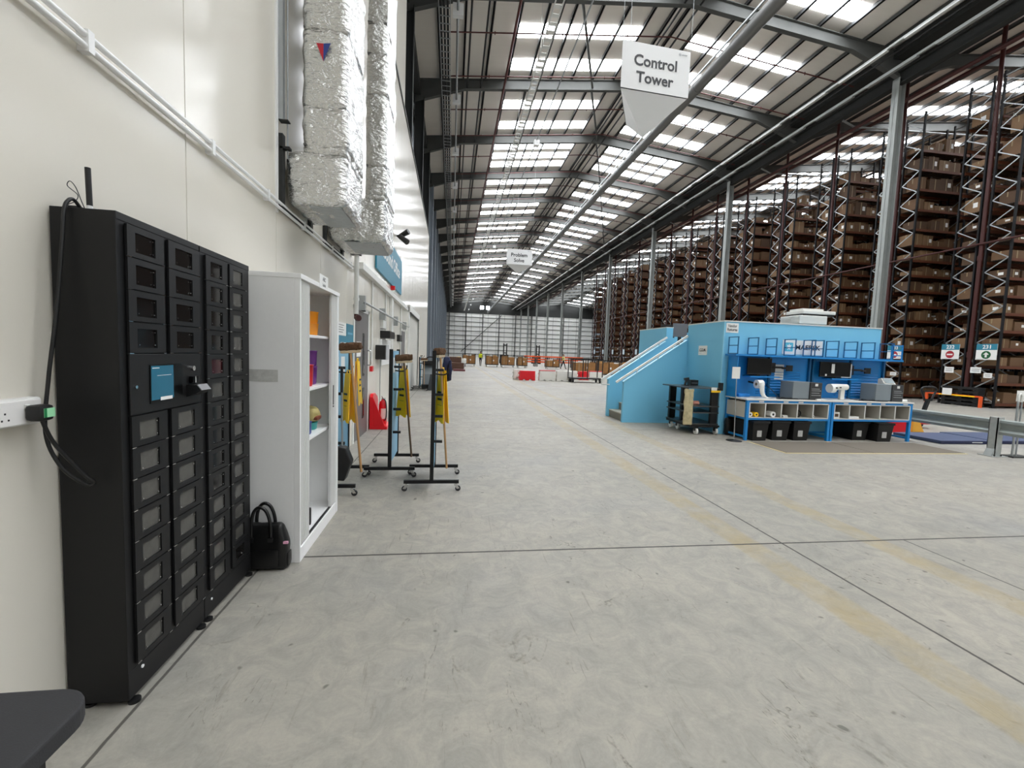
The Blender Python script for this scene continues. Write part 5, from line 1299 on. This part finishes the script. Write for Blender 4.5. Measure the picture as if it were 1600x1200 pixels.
def wbar(lb, x, y, c, w=.95, h=.56, top=None):
    t = thing('road_barrier', lb, 'barrier', (x, y, 0))
    m = MB().prism([(x, 0), (x+.18, 0), (x+.22, .06), (x+.34, .06), (x+.38, 0), (x+w-.38, 0), (x+w-.34, .06), (x+w-.22, .06), (x+w-.18, 0), (x+w, 0), (x+w-.02, h), (x+.02, h)], 'y', y, y+.35)
    m.box(x+.1, x+w-.1, y-.012, y, .14, h-.1); m.build('barrier_body', c, t, bevel=.012)
    MB().box(x-.05, x, y+.1, y+.25, .12, .2).box(x-.05, x, y+.1, y+.25, .36, .44).build('joining_lug', c, t)
    if top: MB().box(x+.02, x+w-.02, y-.002, y+.34, h, h+.045).build('red_top', top, t)
BW = mat('barrier_white', '#dedbd4', .5)
wbar('white plastic road barrier at the left end of the barrier row', 3.62, 25.0, BW, .5)
wbar('red plastic road barrier in the barrier row', 3.85, 24.2, RED, .92, .54)
wbar('white plastic road barrier with a red top next to the red one', 5.02, 24.3, BW, .95, .56, RED)
wbar('plain white plastic road barrier right of the red-topped one', 6.02, 24.2, BW, .97, .58)
wbar('red plastic road barrier behind the empty black cage', 7.9, 26, RED, .6, .54)
wbar('white plastic road barrier behind the empty black cage, left', 7.0, 26.2, BW, .85, .54)
wbar('white plastic road barrier behind the empty black cage, right', 8.55, 26, BW, .9, .54, RED)
def stillage(lb, x, y, n=3):
    t = thing('stillage_frame', lb, 'steel frame', (x, y, 0), 'orange stillage frames at the far end')
    for xx_ in (x, x+1.2): 
        for dy in (0, .8): MB().box(xx_-.05, xx_+.05, y+dy-.05, y+dy+.05, 0, 1.15).build('post', STEEL, t)
    for z in (.5, .8, 1.15): 
        for dy in (0, .82): MB().box(x-.05, x+1.25, y+dy-.05, y+dy+.03, z, z+.16).build('cross_beam', ORANGEB, t)
for i in range(5): stillage('orange steel stillage frame far down the hall, %s from the left' % ORD[i], 8.9+1.5*i, 52)
for i, (x, y, h, lb) in enumerate(((7.6, 62, 2.9, 'dark forklift mast standing behind the cages, left one'), (13.2, 66, 2.9, 'dark forklift mast standing behind the orange frames'))):
    t = thing('forklift', lb, 'forklift', (x, y, 0))
    for dx in (-.22, .22): MB().box(x+dx-.07, x+dx+.09, y-.1, y+.1, 0, h).build('mast_rail', BLACK2, t)
    MB().box(x-.22, x+.22, y-.08, y+.08, h-.3, h-.15).build('mast_crossbar', BLACK2, t); MB().box(x-.22, x+.22, y-.08, y+.08, h*.5, h*.5+.15).build('mast_crossbar', BLACK2, t)
    MB().box(x-.55, x+.55, y+.1, y+2.0, .15, 1.3).build('truck_body', STEELD, t, bevel=.05)
    for dx in (-.5, .5):
        for dy in (.4, 1.7): MB().cyl((x+dx-.1, y+dy, .3), (x+dx+.1, y+dy, .3), .3, n=14).build('wheel', RUBBER, t)
PALW = mat('pallet_wood', '#5f4234', .8, var=.2, scale=5)
def pallets(lb, x, y, z0, n, c, w=1.2):
    t = thing('pallet_stack', lb, 'pallets', (x, y, 0))
    for k in range(n):
        z = .145*k; m = MB()
        for j in range(6): m.box(x+j*w/6, x+j*w/6+w/7.2, y, y+1.0, z+.12, z+.14)
        for j in range(3): m.box(x, x+w, y+.45*j, y+.45*j+.1, z, z+.12)
        m.build('pallet', c, t)
pallets('brown stack of wooden pallets by the left wall down the hall', -.35, 38, 0, 7, PALW)
pallets('shorter brown stack of wooden pallets in front of the tall stack', -.2, 35.2, 0, 4, PALW)
pallets('single reddish pallet lying flat before the pallet stacks', .15, 33.2, 0, 1, mat('pallet_red', '#6d3a3a', .7), .9)
t = thing('yellow_cart', 'yellow and white sacks on a cart beside the pallet stacks', 'cart', (1.1, 44, 0))
MB().box(.3, 1.5, 44, 45, .25, .3).build('cart_deck', STEELD, t)
for x in (.42, 1.38): MB().cyl((x-.03, 44.2, .125), (x+.03, 44.2, .125), .125, n=12).cyl((x-.03, 44.8, .125), (x+.03, 44.8, .125), .125, n=12).build('wheel', RUBBER, t)
MB().soft(.4, 1.0, 44.1, 44.9, .3, .95, .1, .15, .04, 4).build('yellow_sack', YEL, t)
MB().soft(.95, 1.5, 44.1, 44.9, .3, .8, .1, .15, .04, 4, seed=2).build('pale_sack', CREAM, t)
def person(lb, x, y, h, face, vest, step=.22, arm=.3):
    t = thing('person', lb, 'person', (x, y, 0))
    J = {}; me = bpy.data.meshes.new('body'); V = []; E_ = []; Rr = []
    def jt(n, p, r, par=None):
        J[n] = len(V); V.append((p[0]*h/1.75, p[1]*h/1.75, p[2]*h/1.75)); Rr.append(r*h/1.75)
        if par: E_.append((J[par], J[n]))
    jt('pelvis', (0, 0, .95), (.15)); jt('waist', (0, 0, 1.08), .14, 'pelvis'); jt('chest', (0, 0, 1.3), .165, 'waist'); jt('neckb', (0, 0, 1.46), .07, 'chest'); jt('neck', (0, 0, 1.52), .055, 'neckb'); jt('head', (0, -.015, 1.62), .095, 'neck'); jt('crown', (0, 0, 1.71), .075, 'head')
    for s, n in ((-1, 'L'), (1, 'R')):
        jt('sh'+n, (.19*s, 0, 1.4), .065, 'chest'); jt('el'+n, (.25*s, -.02-arm*.2*s, 1.12), .048, 'sh'+n); jt('wr'+n, (.22*s, -.12-arm*.5*max(s, 0), .92), .035, 'el'+n); jt('ha'+n, (.21*s, -.15-arm*.5*max(s, 0), .82), .04, 'wr'+n)
        jt('hip'+n, (.1*s, 0, .88), .1, 'pelvis'); jt('kn'+n, (.11*s, -step*s*.5-.02, .48), .065, 'hip'+n); jt('an'+n, (.11*s, -step*s+.03, .08), .045, 'kn'+n); jt('to'+n, (.12*s, -step*s-.12, .04), .04, 'an'+n)
    me.from_pydata(V, E_, []); me.update()
    o = bpy.data.objects.new('body', me); COL.objects.link(o); o.modifiers.new('skin', 'SKIN'); sb = o.modifiers.new('sub', 'SUBSURF'); sb.levels = 1; sb.render_levels = 2
    for i, r in enumerate(Rr): me.skin_vertices[0].data[i].radius = (r, r*.75)
    me.skin_vertices[0].data[0].use_root = True
    me.materials.append(TROUS); o.parent = t
    k = h/1.75
    def pt(mb, nm, mt):
        mb.v = [(x+v[0]*k, y+v[1]*k, v[2]*k) for v in mb.v]; return mb.build(nm, mt, t)
    pt(MB().soft(-.215, .215, -.15, .15, 1.0, 1.47, .1, .06), 'vest', vest)
    pt(MB().soft(-.085, .085, -.12, .09, 1.53, 1.755, .075, .03), 'face', SKIN)
    pt(MB().soft(-.092, .092, -.07, .11, 1.61, 1.775, .075, .03), 'hair', HAIR)
    t.rotation_euler = (0, 0, face)
person('person in a yellow hi-vis vest and dark trousers standing between the far cages', 3.1, 46.8, 1.6, 2.8, HIVIS)
person('person in a pale yellow hi-vis vest walking past the orange frames', 12.1, 46, 1.6, 1.2, mat('hi_vis_pale', '#e6e08a', .6), .3)

# ------------------------------------------------------------------ camera, world, exposure
cam = bpy.data.cameras.new('camera'); co = bpy.data.objects.new('camera', cam); COL.objects.link(co); S.camera = co
cam.sensor_width = 36; cam.sensor_fit = 'HORIZONTAL'; cam.lens = 673.9/1600*36; cam.clip_end = 400; cam.clip_start = .02
yaw, pit, rol = .140844873, -.0706418512, .0359270771
f = Vector((math.sin(yaw)*math.cos(pit), math.cos(yaw)*math.cos(pit), math.sin(pit))); r = Vector((math.cos(yaw), -math.sin(yaw), 0)); u = r.cross(f)
r2 = r*math.cos(rol)+u*math.sin(rol); u2 = -r*math.sin(rol)+u*math.cos(rol)
M4 = Matrix.Identity(4)
for i in range(3): M4[i][0] = r2[i]; M4[i][1] = u2[i]; M4[i][2] = -f[i]
M4[0][3], M4[1][3], M4[2][3] = 0, 0, 1.5
co.matrix_world = M4
w = bpy.data.worlds.new('world'); S.world = w; w.use_nodes = True
w.node_tree.nodes['Background'].inputs[0].default_value = (.75, .85, 1, 1); w.node_tree.nodes['Background'].inputs[1].default_value = .8
S.view_settings.view_transform = 'Standard'; S.view_settings.look = 'None'; S.view_settings.gamma = 1; S.view_settings.exposure = 0.0; S.view_settings.use_curve_mapping = False
S.cycles.max_bounces = 8; S.cycles.diffuse_bounces = 5; S.cycles.glossy_bounces = 4; S.cycles.use_denoising = True
S.cycles.sample_clamp_indirect = 6
